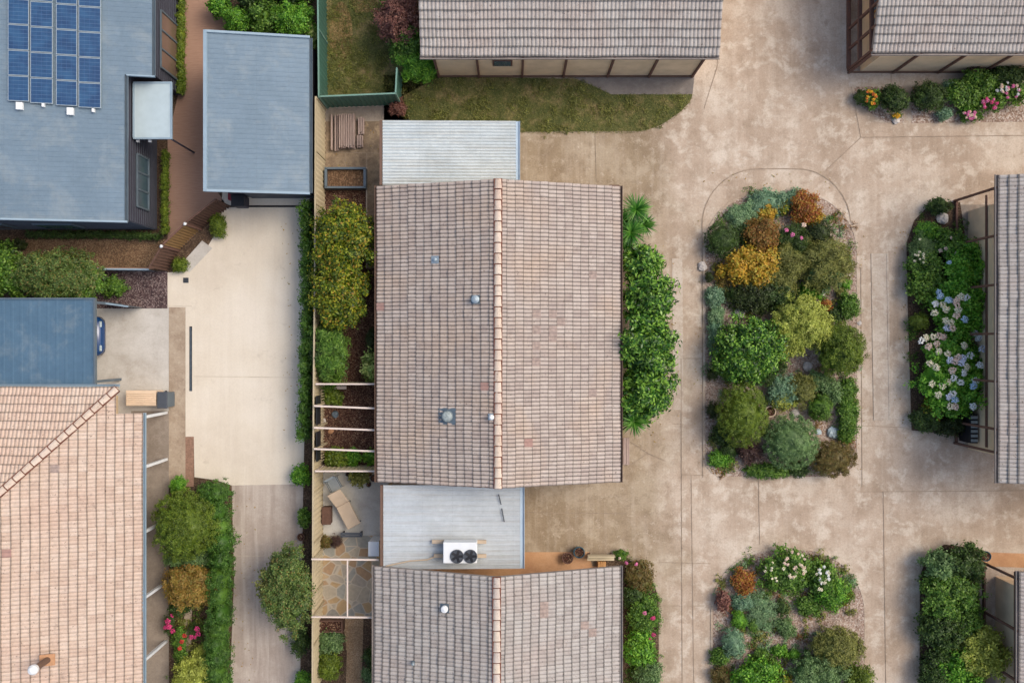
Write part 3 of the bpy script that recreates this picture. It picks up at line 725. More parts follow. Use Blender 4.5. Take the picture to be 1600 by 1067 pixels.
# ---------------------------------------------------------------- sheet metal buildings
root = empty('modern_house', (-18, 9, 0), 'charcoal clad house with blue grey metal roof and solar panels, top left corner', 'house')
sl = .18; zx = lambda x: 3.4 + (-14.95 - x)*sl
def rl(x, y, dz=0): return (x, y, zx(x)+dz)
mb = MB(); V = Vector((-1, 0, sl)).normalized(); q = math.sqrt(1+sl*sl)
ribbed(mb, rl(-14.95, 4.65), (0, 1, 0), V, 5.65, 9*q); ribbed(mb, rl(-13.96, 10.3), (0, 1, 0), V, 12, 9.99*q)
rf = mb.build('roof', M['roof_blue'], root)
mb = MB(); gutter(mb, rl(-14.95, 4.65, .02), rl(-14.95, 10.3, .02), (1, 0, 0)); mb.build('gutter', M['steelgrey'], rf); mb = MB(); gutter(mb, rl(-13.96, 10.3, .02), rl(-13.96, 22, .02), (1, 0, 0)); mb.build('gutter', M['steelgrey'], rf)
mb = MB(); mb.bar(rl(-14.86, 4.62, -.02), rl(-23.9, 4.62, -.02), .07, .16); mb.build('fascia', M['trim_blue'], rf); mb = MB(); mb.bar(rl(-13.87, 10.28, -.03), rl(-14.9, 10.28, -.03), .05, .14); mb.build('fascia', M['trim_blue'], rf)
mb = MB()
for (x0, x1, y0, y1) in ((-23.8, -15.05, 4.75, 10.5), (-23.8, -14.06, 10.45, 21.8)):
    b = len(mb.v); mb.v += [(x0,y0,0),(x1,y0,0),(x1,y1,0),(x0,y1,0),(x0,y0,zx(x0)-.05),(x1,y0,zx(x1)-.05),(x1,y1,zx(x1)-.05),(x0,y1,zx(x0)-.05)]
    for f in ((0,3,2,1),(4,5,6,7),(0,1,5,4),(1,2,6,5),(2,3,7,6),(3,0,4,7)): mb.face([b+i for i in f])
wl = mb.build('wall', M['char'], root)
mb = MB()
for i in range(15): mb.box(-15.049, -15.02, 4.75, 10.45, .15+i*.21, .165+i*.21); mb.box(-14.059, -14.035, 10.45, 21.8, .15+i*.21, .165+i*.21); mb.box(-23.8, -15.05, 4.72, 4.749, .15+i*.21, .165+i*.21)
mb.build('weatherboards', M['dkgrey'], wl)
def window(root, x, y0, y1, z0, z1, n, fm='steelgrey', pm='glass'):
    mb = MB(); mb.box(x, x+.06, y0, y1, z1-.06, z1); mb.box(x, x+.06, y0, y1, z0, z0+.06)
    for i in range(n+1):
        yy = y0 + (y1-y0)*i/n; mb.box(x-.001, x+.062, yy-.035, yy+.035, z0+.05, z1-.05)
    fr = mb.build('window', M[fm], root)
    for i in range(n):
        a, b = y0 + (y1-y0)*i/n, y0 + (y1-y0)*(i+1)/n
        mb = MB(); mb.box(x+.004, x+.024, a+.035, b-.035, z0+.061, z1-.061); mb.build('pane', M[pm], fr)
window(root, -14.03, 10.93, 13.2, .25, 2.3, 3, 'steelgrey', 'pane_brown')
window(root, -15.015, 5.4, 7.5, 1.0, 2.2, 3)
for (x0, x1) in ((-23, -20.4), (-19.2, -17.6)):
    mb = MB(); mb.box(x0, x1, 4.66, 4.718, 1, 2.2); fr = mb.build('window', M['steelgrey'], root); mb = MB(); mb.box(x0+.06, x1-.06, 4.645, 4.658, 1.06, 2.14); mb.build('pane', M['glass'], fr)
# canopy over the side door
mb = MB(); mb.box(-14.94, -13.46, 8.04, 10.18, 2.6, 2.625); cp = mb.build('canopy', M['frost'], root)
mb = MB()
for a in ((-14.95, -13.42, 7.98, 8.05), (-14.95, -13.42, 10.17, 10.24), (-13.49, -13.42, 8.05, 10.17), (-14.97, -14.9, 8.05, 10.17)): mb.box(*a, 2.55, 2.65)
mb.build('canopy_frame', M['trim_blue'], cp)
mb = MB(); mb.tube([(-13.48, 8.0, 0), (-13.48, 8.0, 2.55)], .04, 8); mb.build('post', M['char'], root)
# solar panels: 4 columns x 5 rows
cols = [(15, 48), (50, 85), (90, 123), (125, 160)]
for ci, (a, b) in enumerate(cols):
    for ri in range(6):
        yb = 9.06 - ci*.045 + ri*.966
        z = 4.0
        for _ in range(5): xa = W(a, 100, z)[0]; z = zx(xa)
        for _ in range(5): xb = W(b, 100, z)[0]; z = zx(xb)
        y0, y1 = yb, yb+.946
        f = lambda x, y, q: (x, y, zx(x)+q)
        mb = MB(); mb.box(xa, xb, y0, y1, .09, .125, f); p = mb.build('solar_panel', M['galv'], rf)
        mb = MB(); mb.poly([f(xa+.025, y0+.025, .128), f(xb-.025, y0+.025, .128), f(xb-.025, y1-.025, .128), f(xa+.025, y1-.025, .128)],
            [(0, 0), (4, 0), (4, 6), (0, 6)]); mb.build('cells', M['solar'], p)
for px, w, h in ((33, .22, .3), (112, .22, .3), (70, .08, .16), (148, .08, .16)):
    z = 4
    for _ in range(5): X = W(px, 160, z)[0]; z = zx(X)
    yb = 9.04 - (px > 88)*.12
    mb = MB(); mb.box(X-w/2, X+w/2, yb-h, yb-.02, .03, .16, lambda x, y, q: (x, y, zx(x)+q)); mb.build('junction_box', M['white'], rf, bevel=.01)
for (px, py) in ((215, 216), (234, 216)):
    X, Y, z = W(px, py+3, 2.4); mb = MB(); mb.box(X-.05, X+.05, Y-.08, Y+.08, 2.3, 2.42); mb.build('canopy_bracket', M['white'], cp)
# garage
root = empty('garage', (-10, 8.9, 0), 'garage with plain blue grey metal roof at the head of the cream driveway', 'garage')
zg = lambda x: 2.6 + (-7.97-x)*.18
mb = MB(); ribbed(mb, (-7.99, 5.86, zg(-7.99)), (0, 1, 0), Vector((-1, 0, .18)), 6.12, 3.9*q); rf = mb.build('roof', M['roof_blue'], root)
mb = MB(); gutter(mb, (-8.0, 5.86, 2.62), (-8.0, 11.98, 2.62), (1, 0, 0), .1); mb.build('gutter', M['steelgrey'], rf)
for y in (5.84, 12.0): mb = MB(); mb.bar((-7.98, y, zg(-7.98)+.02), (-11.87, y, zg(-11.87)+.02), .09, .12); mb.build('fascia', M['trim_blue'], rf)
mb = MB()
mb.bar((-11.87, 5.8, zg(-11.87)+.02), (-11.87, 12.04, zg(-11.87)+.02), .13, .12); mb.build('fascia', M['trim_blue'], rf)
mb = MB(); b = 0
x0, x1, y0, y1 = -11.7, -8.12, 6.12, 11.9
mb.v += [(x0,y0,0),(x1,y0,0),(x1,y1,0),(x0,y1,0),(x0,y0,zg(x0)-.05),(x1,y0,zg(x1)-.05),(x1,y1,zg(x1)-.05),(x0,y1,zg(x0)-.05)]
for f in ((0,3,2,1),(4,5,6,7),(0,1,5,4),(1,2,6,5),(2,3,7,6),(3,0,4,7)): mb.face(f)
mb.build('wall', M['char'], root)
mb = MB()
for i in range(5): mb.box(-11.0, -8.3, 6.06, 6.115, .03+i*.44, .44+i*.44)
mb.build('garage_door', M['dkgrey'], root)
# left carport
root = empty('carport', (-20, 0, 0), 'open carport with flat slate blue metal roof at the left edge', 'carport')
mb = MB(); ribbed(mb, (-26, -1.78, 2.6), (1, 0, 0), Vector((0, 1, .01)), 26-16.5, 3.44, .35, .004); rf = mb.build('roof', M['roof_slate'], root)
mb = MB(); mb.bar((-16.47, -1.8, 2.58), (-16.47, 1.68, 2.61), .06, .18); mb.build('fascia', M['steelgrey'], rf); mb = MB(); mb.bar((-26, 1.69, 2.61), (-16.45, 1.69, 2.61), .06, .18); mb.build('fascia', M['steelgrey'], rf)
for x in (-16.6, -20, -23.5):
    for y in (-1.6, 1.55):
        mb = MB(); mb.box(x-.05, x+.05, y-.05, y+.05, 0, 2.56); mb.build('post', M['steelgrey'], root)
# white carport of the main unit
def lean_to(name, label, px0, px1, y0, y1, z0, z1, mat, trim='trim_pale', left='gutter_brown', kind='sine', per=.13):
    xa, xb = W(px0, 0, z0)[0], W(px1, 0, z1)[0]
    root = empty(name, ((xa+xb)/2, (y0+y1)/2, 0), label, 'carport')
    mb = MB(); d = Vector((xb-xa, 0, z1-z0)); ribbed(mb, (xa+.1, y0, z0), (0, 1, 0), d, y1-y0, d.length-.22, per, .04 if kind == 'sine' else .009, kind)
    rf = mb.build('roof', mat, root)
    mb = MB(); gutter(mb, (xb-.14, y0, z1+.02), (xb-.14, y1, z1+.02), (1, 0, 0), .17, .08); mb.build('gutter', M[trim], rf)
    mb = MB(); mb.bar((xa+.03, y0, z0-.02), (xa+.03, y1, z0-.02), .1, .12); mb.build('fascia', M[left], rf)
    for x in (xa+.2, xb-.3):
        for y in (y0+.15, (y0+y1)/2, y1-.15):
            mb = MB(); mb.box(x-.045, x+.045, y-.045, y+.045, 0, min(z0, z1)-.03); mb.build('post', M['cream_dark'], root)
    return root, rf, xa, xb
# corrugated sheet: main unit's carport, top of the lot
lean_to('carport', 'striped white corrugated carport roof above the middle house', 594, 811, 6.2, W(0, 188, 2.45)[1], 2.42, 2.3, M['roof_white'], per=.125)
rt, rf, xa, xb = lean_to('carport', 'dull white metal carport roof carrying the twin fan unit', 595, 818, W(0, 889, 2.4)[1], -5.7, 2.42, 2.3, M['roof_white2'], kind='trap', per=.2)
# ---------------------------------------------------------------- fences
def fence(name, label, top, h, mat, cap, panel=2.35, cat='fence', group=None, rib=.1, posts_=True, slats=False, thick=.02):
    """top: picture points of the top edge"""
    P = [Vector(W(x, y, h)) for x, y in top]; c = P[0].lerp(P[-1], .5)
    root = empty(name, (c.x, c.y, 0), label, cat, group)
    for a, b in zip(P[:-1], P[1:]):
        L_ = (b-a).length; n = max(1, int(round(L_/panel))); d = (b-a)/L_; s = Vector((-d.y, d.x, 0))
        for i in range(n):
            p, q_ = a + d*L_*i/n, a + d*L_*(i+1)/n
            mb = MB(); m = max(2, int((q_-p).length/rib)); off = []
            for j in range(m+1):
                o_ = (thick if (j//1) % 2 else -thick); w = p.lerp(q_, j/m) + s*o_; off.append((w.x, w.y))
            for j in range(m):
                (xa, ya), (xb, yb) = off[j], off[j+1]
                if slats:
                    w0, w1 = p.lerp(q_, (j+.06)/m), p.lerp(q_, (j+.94)/m); mb.bar((w0+w1)/2*1 - Vector((0,0,h-.04)), (w0+w1)/2 - Vector((0,0,.06)), (w1-w0).length, .022)
                else:
                    mb.poly([(xa, ya, .03), (xb, yb, .03), (xb, yb, h-.04), (xa, ya, h-.04)])
            mb.build('panel', M[mat], root)
            if posts_:
                mb = MB(); mb.box(p.x-.035, p.x+.035, p.y-.035, p.y+.035, 0, h-.02); mb.build('post', M[cap], root)
        mb = MB(); mb.bar(a - Vector((0,0,.02)), b - Vector((0,0,.02)), .06, .05); mb.build('top_rail', M[cap], root)
    return root
fence('fence', 'long cream steel fence between the narrow hedge and the back yards', [(493,152),(492,400),(490,600),(489,770),(488,1090)], 1.95, 'cream_steel', 'cream_dark')
fence('fence', 'green steel fence round three sides of the small back lawn', [(496,-60),(498,151),(618,146),(620,106)], 1.8, 'green_steel', 'green_cap')
fence('fence', 'cream fence panel across the yard under the thick top beam', [(494,600),(590,600)], 1.95, 'cream_steel', 'pinkwhite')
fence('fence', 'cream ribbed fence between the mulch court and the patio with pots', [(493,736),(591,736)], 1.95, 'cream_steel', 'pinkwhite')
fence('fence', 'dark slatted timber fence beside the garage corner, above the tan gate', [(336,312),(290,348)], 1.9, 'fence_wood', 'fence_wood', slats=True, rib=.12)
fence('gate', 'tan timber gate between two dark slatted fences by the cream driveway', [(290,348),(254,382)], 1.85, 'gate_wood', 'brown', cat='gate', slats=True, rib=.12)
fence('fence', 'dark slatted timber fence below the tan gate', [(254,382),(233,418)], 1.9, 'fence_wood', 'fence_wood', slats=True, rib=.12)
fence('fence', 'low grey steel fence between gravel path and purple gravel bed', [(130,420),(232,421)], 1.1, 'steelgrey', 'trim_blue')
fence('fence', 'short grey steel screen at the corner of the left carport', [(150,472),(200,479)], 1.5, 'steelgrey', 'trim_blue')
# ---------------------------------------------------------------- pergola beams in the mulch court and over the flagstones
root = empty('pergola', (-6.6, -3.2, 0), 'three thin pink white pergola beams over the mulch court', 'pergola')
for (a, b) in (((491,634),(592,638)), ((491,668),(592,672)), ((491,701),(592,705))):
    p, q_ = W(*a, 2.15), W(*b, 2.15); mb = MB(); mb.bar(p, q_, .065, .1); mb.build('beam', M['pinkwhite'], root)
    mb = MB(); mb.box(p[0]+.02, p[0]+.1, p[1]-.04, p[1]+.04, 0, 2.1); mb.build('post', M['cream_dark'], root)
for (y0, y1) in ((618, 663), (674, 720)):
    X = -7.86; a, b = W(0, y0, 1.7)[1], W(0, y1, 1.7)[1]
    mb = MB(); mb.box(X-.015, X+.015, b, a, 1.25, 1.98); mb.build('shade_panel', M['black'], root)
mb = MB()
for i in range(26):
    y = W(0, 610, 1)[1] - i*.115; mb.box(-7.83, -7.80, y-.02, y+.02, .75, 1.2)
mb.build('lattice', M['cream_dark'], root)
root = empty('pergola', (-6.7, -9.5, 0), 'two pale beams crossing the flagstone patio', 'pergola')
for (a, b) in (((487,873),(592,874)), ((487,963),(592,964))):
    p, q_ = W(*a, 2.1), W(*b, 2.1); mb = MB(); mb.bar(p, q_, .06, .1); mb.build('beam', M['pinkwhite'], root)
    mb = MB(); mb.box(p[0], p[0]+.08, p[1]-.04, p[1]+.04, 0, 2.05); mb.build('post', M['cream_dark'], root)
p, q_ = W(543, 873, 2.12), W(543, 963, 2.12); mb = MB(); mb.bar(p, q_, .05, .05); mb.build('beam', M['pinkwhite'], root)
# ---------------------------------------------------------------- yard things
def thing_at(name, px, py, z, label, cat, group=None): X, Y, _ = W(px, py, z); return empty(name, (X, Y, 0), label, cat, group), X, Y
# timber stacks: every board stack is a thing
def stack(label, px0, px1, py0, py1, n, layers, z0=.05, grp='stacks of old timber in the back yard'):
    x0, y1, _ = W(px0, py0, .4); x1, y0, _ = W(px1, py1, .4); root = empty('timber_stack', ((x0+x1)/2, (y0+y1)/2, 0), label, 'timber', grp)
    w = (x1-x0)/n
    for l in range(layers):
        for i in range(n):
            j = random.uniform(-.06, .06); mb = MB(); mb.box(x0+i*w+.014, x0+(i+1)*w-.014, y0+j, y1+j*.5, z0+l*.06, z0+l*.06+.045+random.uniform(0,.008)); mb.build('board', M['oldwood'], root)
    mb = MB()
    for yy in (y0+.25, y1-.25): mb.box(x0, x1, yy-.04, yy+.04, 0, z0-.002)
    mb.build('bearer', M['bark'], root)
stack('widest stack of weathered boards by the cream fence', 529, 554, 178, 229, 9, 6)
stack('two long narrow boards left of the widest stack', 521, 528, 178, 234, 2, 3)
stack('single long pinkish board nearest the cream fence', 515, 518.5, 176, 231, 1, 3)
stack('short boards right of the widest stack, upper pile', 558, 568, 182, 207, 3, 3)
stack('short boards right of the widest stack, lower pile', 556, 566, 210, 227, 4, 3)
root, X, Y = thing_at('raised_planter', 539.5, 278, .4, 'empty blue grey steel raised planter bed above the mulch', 'planter')
x0, y1, _ = W(508, 262, .5); x1, y0, _ = W(571, 294, .5)
for (a, b, c_, d) in ((x0, x1, y0, y0+.06), (x0, x1, y1-.06, y1), (x0, x0+.06, y0+.06, y1-.06), (x1-.06, x1, y0+.06, y1-.06)):
    mb = MB(); mb.box(a, b, c_, d, 0, .5); mb.box(a-.02, b+.02, c_-.01, d+.01, .5, .53); mb.build('side_panel', M['steelgrey'], root)
mb = MB(); mb.box(x0+.06, x1-.06, y0+.06, y1-.06, .02, .3); mb.build('soil_fill', M['planter_soil'], root)
# patio furniture
root, X, Y = thing_at('garden_chair', 523, 757, .4, 'light grey metal tube garden chair on the pale patio', 'chair')
def rot(a, cx, cy): return lambda x, y, z: (cx + x*math.cos(a) - y*math.sin(a), cy + x*math.sin(a) + y*math.cos(a), z)
R_ = rot(.5, X, Y)
for sx in (-.24, .24):
    mb = MB(); mb.tube([R_(sx, -.24, 0), R_(sx, -.22, .42), R_(sx, .26, .42), R_(sx, .36, .9)], .014, 6); mb.tube([R_(sx, .28, 0), R_(sx, .24, .42)], .014, 6)
    mb.tube([R_(sx, -.22, .42), R_(sx, -.2, .64), R_(sx, .3, .66)], .014, 6); mb.build('side_frame', M['greyframe'] if 'greyframe' in M else M['steelgrey'], root)
mb = MB(); 
for i in range(7): mb.bar(R_(-.22, -.2+i*.07, .43), R_(.22, -.2+i*.07, .43), .04, .012)
mb.build('seat', M['galv'], root)
mb = MB()
for i in range(4): mb.bar(R_(-.23, .28+i*.025, .52+i*.11), R_(.23, .28+i*.025, .52+i*.11), .02, .04)
mb.build('backrest', M['galv'], root)
root, X, Y = thing_at('sun_lounger', 541, 797, .35, 'sand coloured cushioned lounger on the patio below the garden chair', 'lounger')
R_ = rot(2.05-math.pi/2, X, Y)
mb = MB(); mb.box(-.3, .3, -.75, .3, .36, .46, R_); mb.build('cushion', M['cushion'], root, bevel=.03)
mb = MB(); 
def bk(x, y, z): return R_(x, .3 + y*.85, .4 + y*.55 + z)
mb.box(-.3, .3, 0, .75, 0, .09, bk); mb.build('backrest', M['cushion'], root, bevel=.03)
for sx in (-.26, .26):
    for sy in (-.7, .25):
        mb = MB(); mb.tube([R_(sx, sy, 0), R_(sx, sy, .36)], .02, 6); mb.build('leg', M['dkgrey'], root)
def pot(px, py, r, h, mat, label, cat='pot', name='plant_pot', soil=True, grp=None):
    root, X, Y = thing_at(name, px, py, h, label, cat, grp)
    mb = MB(); mb.lathe((X, Y, 0), [(r*.72, 0), (r*.95, h*.85), (r, h*.86), (r, h), (r*.86, h), (r*.84, h*.86)], 20); mb.build('pot_body', M[mat], root, smooth=False)
    if soil: mb = MB(); mb.lathe((X, Y, 0), [(r*.8, h*.84), (r*.8, h*.9)], 16); mb.build('pot_soil', M['mulch'], root)
pot(584, 747, .15, .34, 'black', 'black plastic pot beside the house gutter, on the patio')
pot(576, 757, .11, .25, 'dkgrey', 'small grey pot just below the black pot on the patio')
pot(578, 741, .08, .2, 'terracotta', 'tiny terracotta pot between the patio shrub and the black pot')
pot(543, 741, .09, .2, 'dkgrey', 'small dark pot at the foot of the ribbed fence, left of the patio shrub')
pot(887, 872, .24, .35, 'brown', 'brown bowl pot on the orange porch floor of the lower house')
pot(905, 863, .24, .4, 'teal', 'teal glazed pot with dark water beside the brown bowl pot')
pot(1204, 643, .24, .3, 'cream_plastic', 'sand coloured ring shaped bird bath bowl in the middle of the oval garden')
pot(1541, 869, .22, .35, 'teal', 'teal pot on the orange path in the lower right corner')
pot(470, 839, .16, .3, 'brown', 'small brown pot at the edge of the grey driveway by the fence')
def simple_box(name, cat, label, px0, px1, py0, py1, z0, z1, mat, grp=None, bevel=.01):
    x0, y1, _ = W(px0, py0, z1); x1, y0, _ = W(px1, py1, z1); root = empty(name, ((x0+x1)/2, (y0+y1)/2, 0), label, cat, grp)
    return root, x0, x1, y0, y1
# storage trunk with grey wheelie bin beside it
root, x0, x1, y0, y1 = simple_box('storage_box', 'box', 'cream garden storage box with ribbed lid at the corner of the pink tiled house', 196, 243, 610, 634, 0, .95, 'cream_plastic')
mb = MB(); mb.box(x0+.03, x1-.03, y0+.03, y1-.03, 0, .84); mb.build('body', M['cream_plastic'], root, bevel=.02)
mb = MB(); mb.box(x0, x1, y0, y1, .85, .9)
for i in range(6): mb.box(x0+.03, x1-.03, y0+.05+i*(y1-y0-.1)/6, y0+.05+(i+.55)*(y1-y0-.1)/6, .9, .94)
mb.build('lid', M['cream_plastic'], root, bevel=.008)
root, x0, x1, y0, y1 = simple_box('rubbish_bin', 'bin', 'grey lidded bin standing right of the cream storage box', 245, 261, 612, 638, 0, 1.0, 'dkgrey')
mb = MB(); mb.box(x0+.03, x1-.03, y0+.03, y1-.05, .05, .92); mb.build('bin_body', M['steelgrey'], root, bevel=.03)
mb = MB(); mb.box(x0, x1, y0, y1, .925, .99); mb.build('lid', M['dkgrey'], root, bevel=.02)
for yy in (y0+.08, y1-.1):
    mb = MB(); mb.tube([(x0-.0, yy, .1), (x0+.06, yy, .1)], .1, 12); mb.build('wheel', M['black'], root)
root, x0, x1, y0, y1 = simple_box('storage_chest', 'box', 'low dark brown chest against the cream fence beside the lounger', 503, 516, 793, 819, 0, .5, 'fence_wood')
mb = MB(); mb.box(x0, x1, y0, y1, 0, .44); mb.build('body', M['fence_wood'], root, bevel=.01); mb = MB(); mb.box(x0-.02, x1+.02, y0-.02, y1+.02, .442, .48); mb.build('lid', M['fence_wood'], root, bevel=.01)
root, x0, x1, y0, y1 = simple_box('bench', 'bench', 'narrow dark bench at the lower edge of the pale patio', 532, 566, 831, 836, 0, .45, 'dkgrey')
mb = MB(); mb.box(x0, x1, y0-.08, y0, .41, .45); mb.box(x0, x1, y0+.02, y0+.1, .41, .45); mb.build('seat', M['dkgrey'], root)
for xx in (x0+.08, x1-.08): mb = MB(); mb.box(xx-.03, xx+.03, y0-.08, y0+.1, 0, .409); mb.build('leg', M['dkgrey'], root)
root, x0, x1, y0, y1 = simple_box('water_heater', 'heater', 'white water heater cabinet against the lower house wall by the flagstones', 576, 592, 846, 868, 0, 1.2, 'white')
mb = MB(); mb.box(x0, x1, y0, y1, 0.05, 1.2); mb.build('cabinet', M['white'], root, bevel=.02); mb = MB(); mb.box(x0-.01, x1+.01, y0-.01, y1+.01, 1.2, 1.24); mb.build('lid', M['white'], root, bevel=.01)
root, x0, x1, y0, y1 = simple_box('compost_bin', 'bin', 'dark brown wooden compost box below the flagstone patio', 498, 535, 969, 988, 0, .6, 'fence_wood')
for (a, b, c_, d) in ((x0, x1, y0, y0+.05), (x0, x1, y1-.05, y1), (x0, x0+.05, y0+.05, y1-.05), (x1-.05, x1, y0+.05, y1-.05)):
    mb = MB(); mb.box(a, b, c_, d, 0, .6); mb.build('side_panel', M['fence_wood'], root)
mb = MB(); mb.box(x0+.05, x1-.05, y0+.05, y1-.05, 0, .5); mb.build('compost', M['mulch'], root)
root, x0, x1, y0, y1 = simple_box('plank', 'plank', 'short pinkish plank lying on the mulch just below the thick top beam', 503, 541, 603, 608, 0, .3, 'pinkwhite')
mb = MB(); mb.box(x0, x1, y0, y1, .25, .3); mb.build('board', M['pinkwhite'], root)
for xx in (x0+.1, x1-.1): mb = MB(); mb.box(xx-.04, xx+.04, y0+.01, y1-.01, 0, .249); mb.build('support', M['cream_dark'], root)
root, x0, x1, y0, y1 = simple_box('step', 'step', 'two board timber step against the right side of the middle house', 974, 984, 684, 726, 0, .15, 'oldwood')
for i in range(2):
    w = (x1-x0)/2; mb = MB(); mb.box(x0+i*w, x0+(i+1)*w-.015, y0, y1, .09, .14); mb.build('board', M['oldwood'], root)
mb = MB(); mb.box(x0+.02, x1-.03, y0+.05, y1-.05, 0, .089); mb.build('base', M['bark'], root)
root, x0, x1, y0, y1 = simple_box('garden_bench', 'bench', 'cream slatted bench in front of the lower house wall, beside the two pots', 918, 960, 866, 876, 0, .5, 'cream_plastic')
for i in range(3):
    yy = y0 + i*.09; mb = MB(); mb.box(x0, x1, yy, yy+.075, .42, .45); mb.build('seat_slat', M['cream_steel'], root)
mb = MB(); mb.box(x0, x1, y1-.03, y1, .5, .85); mb.build('backrest', M['cream_steel'], root)
for xx in (x0+.1, x1-.1): mb = MB(); mb.box(xx-.03, xx+.03, y0, y1-.04, 0, .419); mb.build('leg', M['brown'], root)
root, x0, x1, y0, y1 = simple_box('crate', 'crate', 'orange brown timber crate tucked below the cream slatted bench', 934, 947, 878, 884, 0, .35, 'orange_wood')
mb = MB(); mb.box(x0, x1, y0-.2, y1, 0, .33); mb.build('crate_body', M['orange_wood'], root, bevel=.01)
mb = MB(); [mb.box(x0+.02+i*.1, x0+.09+i*.1, y0-.22, y1+.02, .331, .35) for i in range(3)]; mb.build('slat', M['orange_wood'], root)
# drains
root, x0, x1, y0, y1 = simple_box('drain_grate', 'drain', 'long narrow steel trench drain in the cream driveway', 296, 300, 510, 611, 0, .03, 'steelgrey')
mb = MB(); mb.box(x0, x0+.015, y0, y1, .013, .03); mb.box(x1-.015, x1, y0, y1, .013, .03); mb.box(x0+.015, x1-.015, y0, y1, .014, .017); fr = mb.build('frame', M['black'], root)
mb = MB()
n = int((y1-y0)/.05)
for i in range(n): mb.box(x0+.016, x1-.016, y0+i*.05, y0+i*.05+.028, .018, .028)
mb.build('grate', M['steelgrey'], root)
root, x0, x1, y0, y1 = simple_box('drain_pit', 'drain', 'small square dark drain cover near the tan gate', 286, 294.5, 434, 442, 0, .03, 'dkgrey')
mb = MB(); mb.box(x0, x1, y0, y1, .013, .024); mb.build('frame', M['dkgrey'], root)
mb = MB(); [mb.box(x0+.02, x1-.02, y0+.02+i*.04, y0+.04+i*.04, .0245, .03) for i in range(5)]; mb.build('grate', M['black'], root)
root, x0, x1, y0, y1 = simple_box('threshold_drain', 'drain', 'dark strip drain right across the garage door threshold', 357, 480, 321, 324, 0, .03, 'dkgrey')
mb = MB(); mb.box(x0, x1, y0, y1, .013, .026); mb.build('grate', M['black'], root)
root, X, Y = thing_at('toolbox', 364, 306, .5, 'red toolbox by the garage door, left side', 'toolbox')
mb = MB(); mb.box(X-.25, X+.22, Y-.16, Y+.14, 0, .42); mb.build('box_body', M['red'], root, bevel=.03); mb = MB(); mb.tube([(X-.12, Y, .42), (X-.1, Y, .5), (X+.1, Y, .5), (X+.12, Y, .42)], .012, 6); mb.build('handle', M['black'], root)
root, X, Y = thing_at('rubbish_bin', 371, 313, .8, 'dark bin standing in front of the garage door', 'bin')
mb = MB(); mb.box(X-.26, X+.26, Y-.22, Y+.22, 0, .72); mb.build('bin_body', M['char'], root, bevel=.03); mb = MB(); mb.box(X-.28, X+.28, Y-.25, Y+.24, .722, .78); mb.build('lid', M['black'], root, bevel=.02)
for i, (px, py, lb) in enumerate(((252, 385, 'lower'), (289, 350, 'upper'))):  # gate posts with plain white ball caps, no lamps
    X, Y, _ = W(px, py, 1.95); root = empty('gate_post', (X, Y, 0), 'small white ball cap on the %s post of the tan gate' % lb, 'post')
    mb = MB(); mb.box(X-.04, X+.04, Y-.04, Y+.04, 0, 1.9); mb.build('post', M['brown'], root); mb = MB(); mb.rock((X, Y, 1.96), .07, seed=3); mb.build('cap', M['white'], root, smooth=True)
# twin fan unit on the lower carport
root = empty('air_conditioner', W(718, 863, 2.6), 'white rooftop unit with two black fans on timber rails', 'air conditioner')
a, b = W(692, 848, 3.2), W(745, 881, 3.2); x0, x1, y0, y1 = a[0], b[0], b[1], a[1]
mb = MB(); mb.box(x0, x1, y0, y1, 2.56, 3.1); bd = mb.build('casing', M['white'], root, bevel=.03)
for px in (714, 735):
    X, Y, z = W(px, 869, 3.12); mb = MB(); mb.lathe((X, Y, 3.1), [(.27, 0), (.27, .04), (.24, .045), (.23, .01)], 24); fr = mb.build('fan_shroud', M['dkgrey'], root)
    mb = MB(); mb.lathe((X, Y, 3.1), [(.07, .012), (.07, .035)], 12)
    for k in range(5):
        an = k*2*math.pi/5; f = lambda x, y, q, an=an: (X + x*math.cos(an)-y*math.sin(an), Y + x*math.sin(an)+y*math.cos(an), 3.1+q + y*.1)
        mb.box(.06, .22, -.05, .05, .018, .024, f)
    mb.build('fan', M['black'], fr)
mb = MB()
for r_ in (.08, .13, .18, .23):
    pass
for yp, xa_, xb_ in ((846, 675, 760), (868, 678, 760)):
    p, q_ = W(xa_, yp, 2.5), W(xb_, yp, 2.5); mb = MB(); mb.bar((p[0], p[1], 2.5), (q_[0], q_[1], 2.5), .14, .09); mb.build('rail', M['cushion'], root)
mb = MB(); mb.tube([W(683, 868, 2.48), W(668, 874, 2.46), W(640, 876, 2.46), W(603, 884, 2.46)], .03, 8); mb.build('pipe', M['cushion'], root)
# antenna pole lying across that roof
root = empty('antenna_pole', W(782, 790, 2.45), 'thin dark pole on the dull white carport roof', 'pole')
mb = MB(); mb.tube([W(779, 772, 2.42), W(783, 788, 2.42)], .022, 6); mb.build('pole', M['dkgrey'], root); mb = MB(); mb.tube([W(784, 794, 2.42), W(788, 815, 2.42)], .022, 6); mb.build('arm', M['dkgrey'], root)
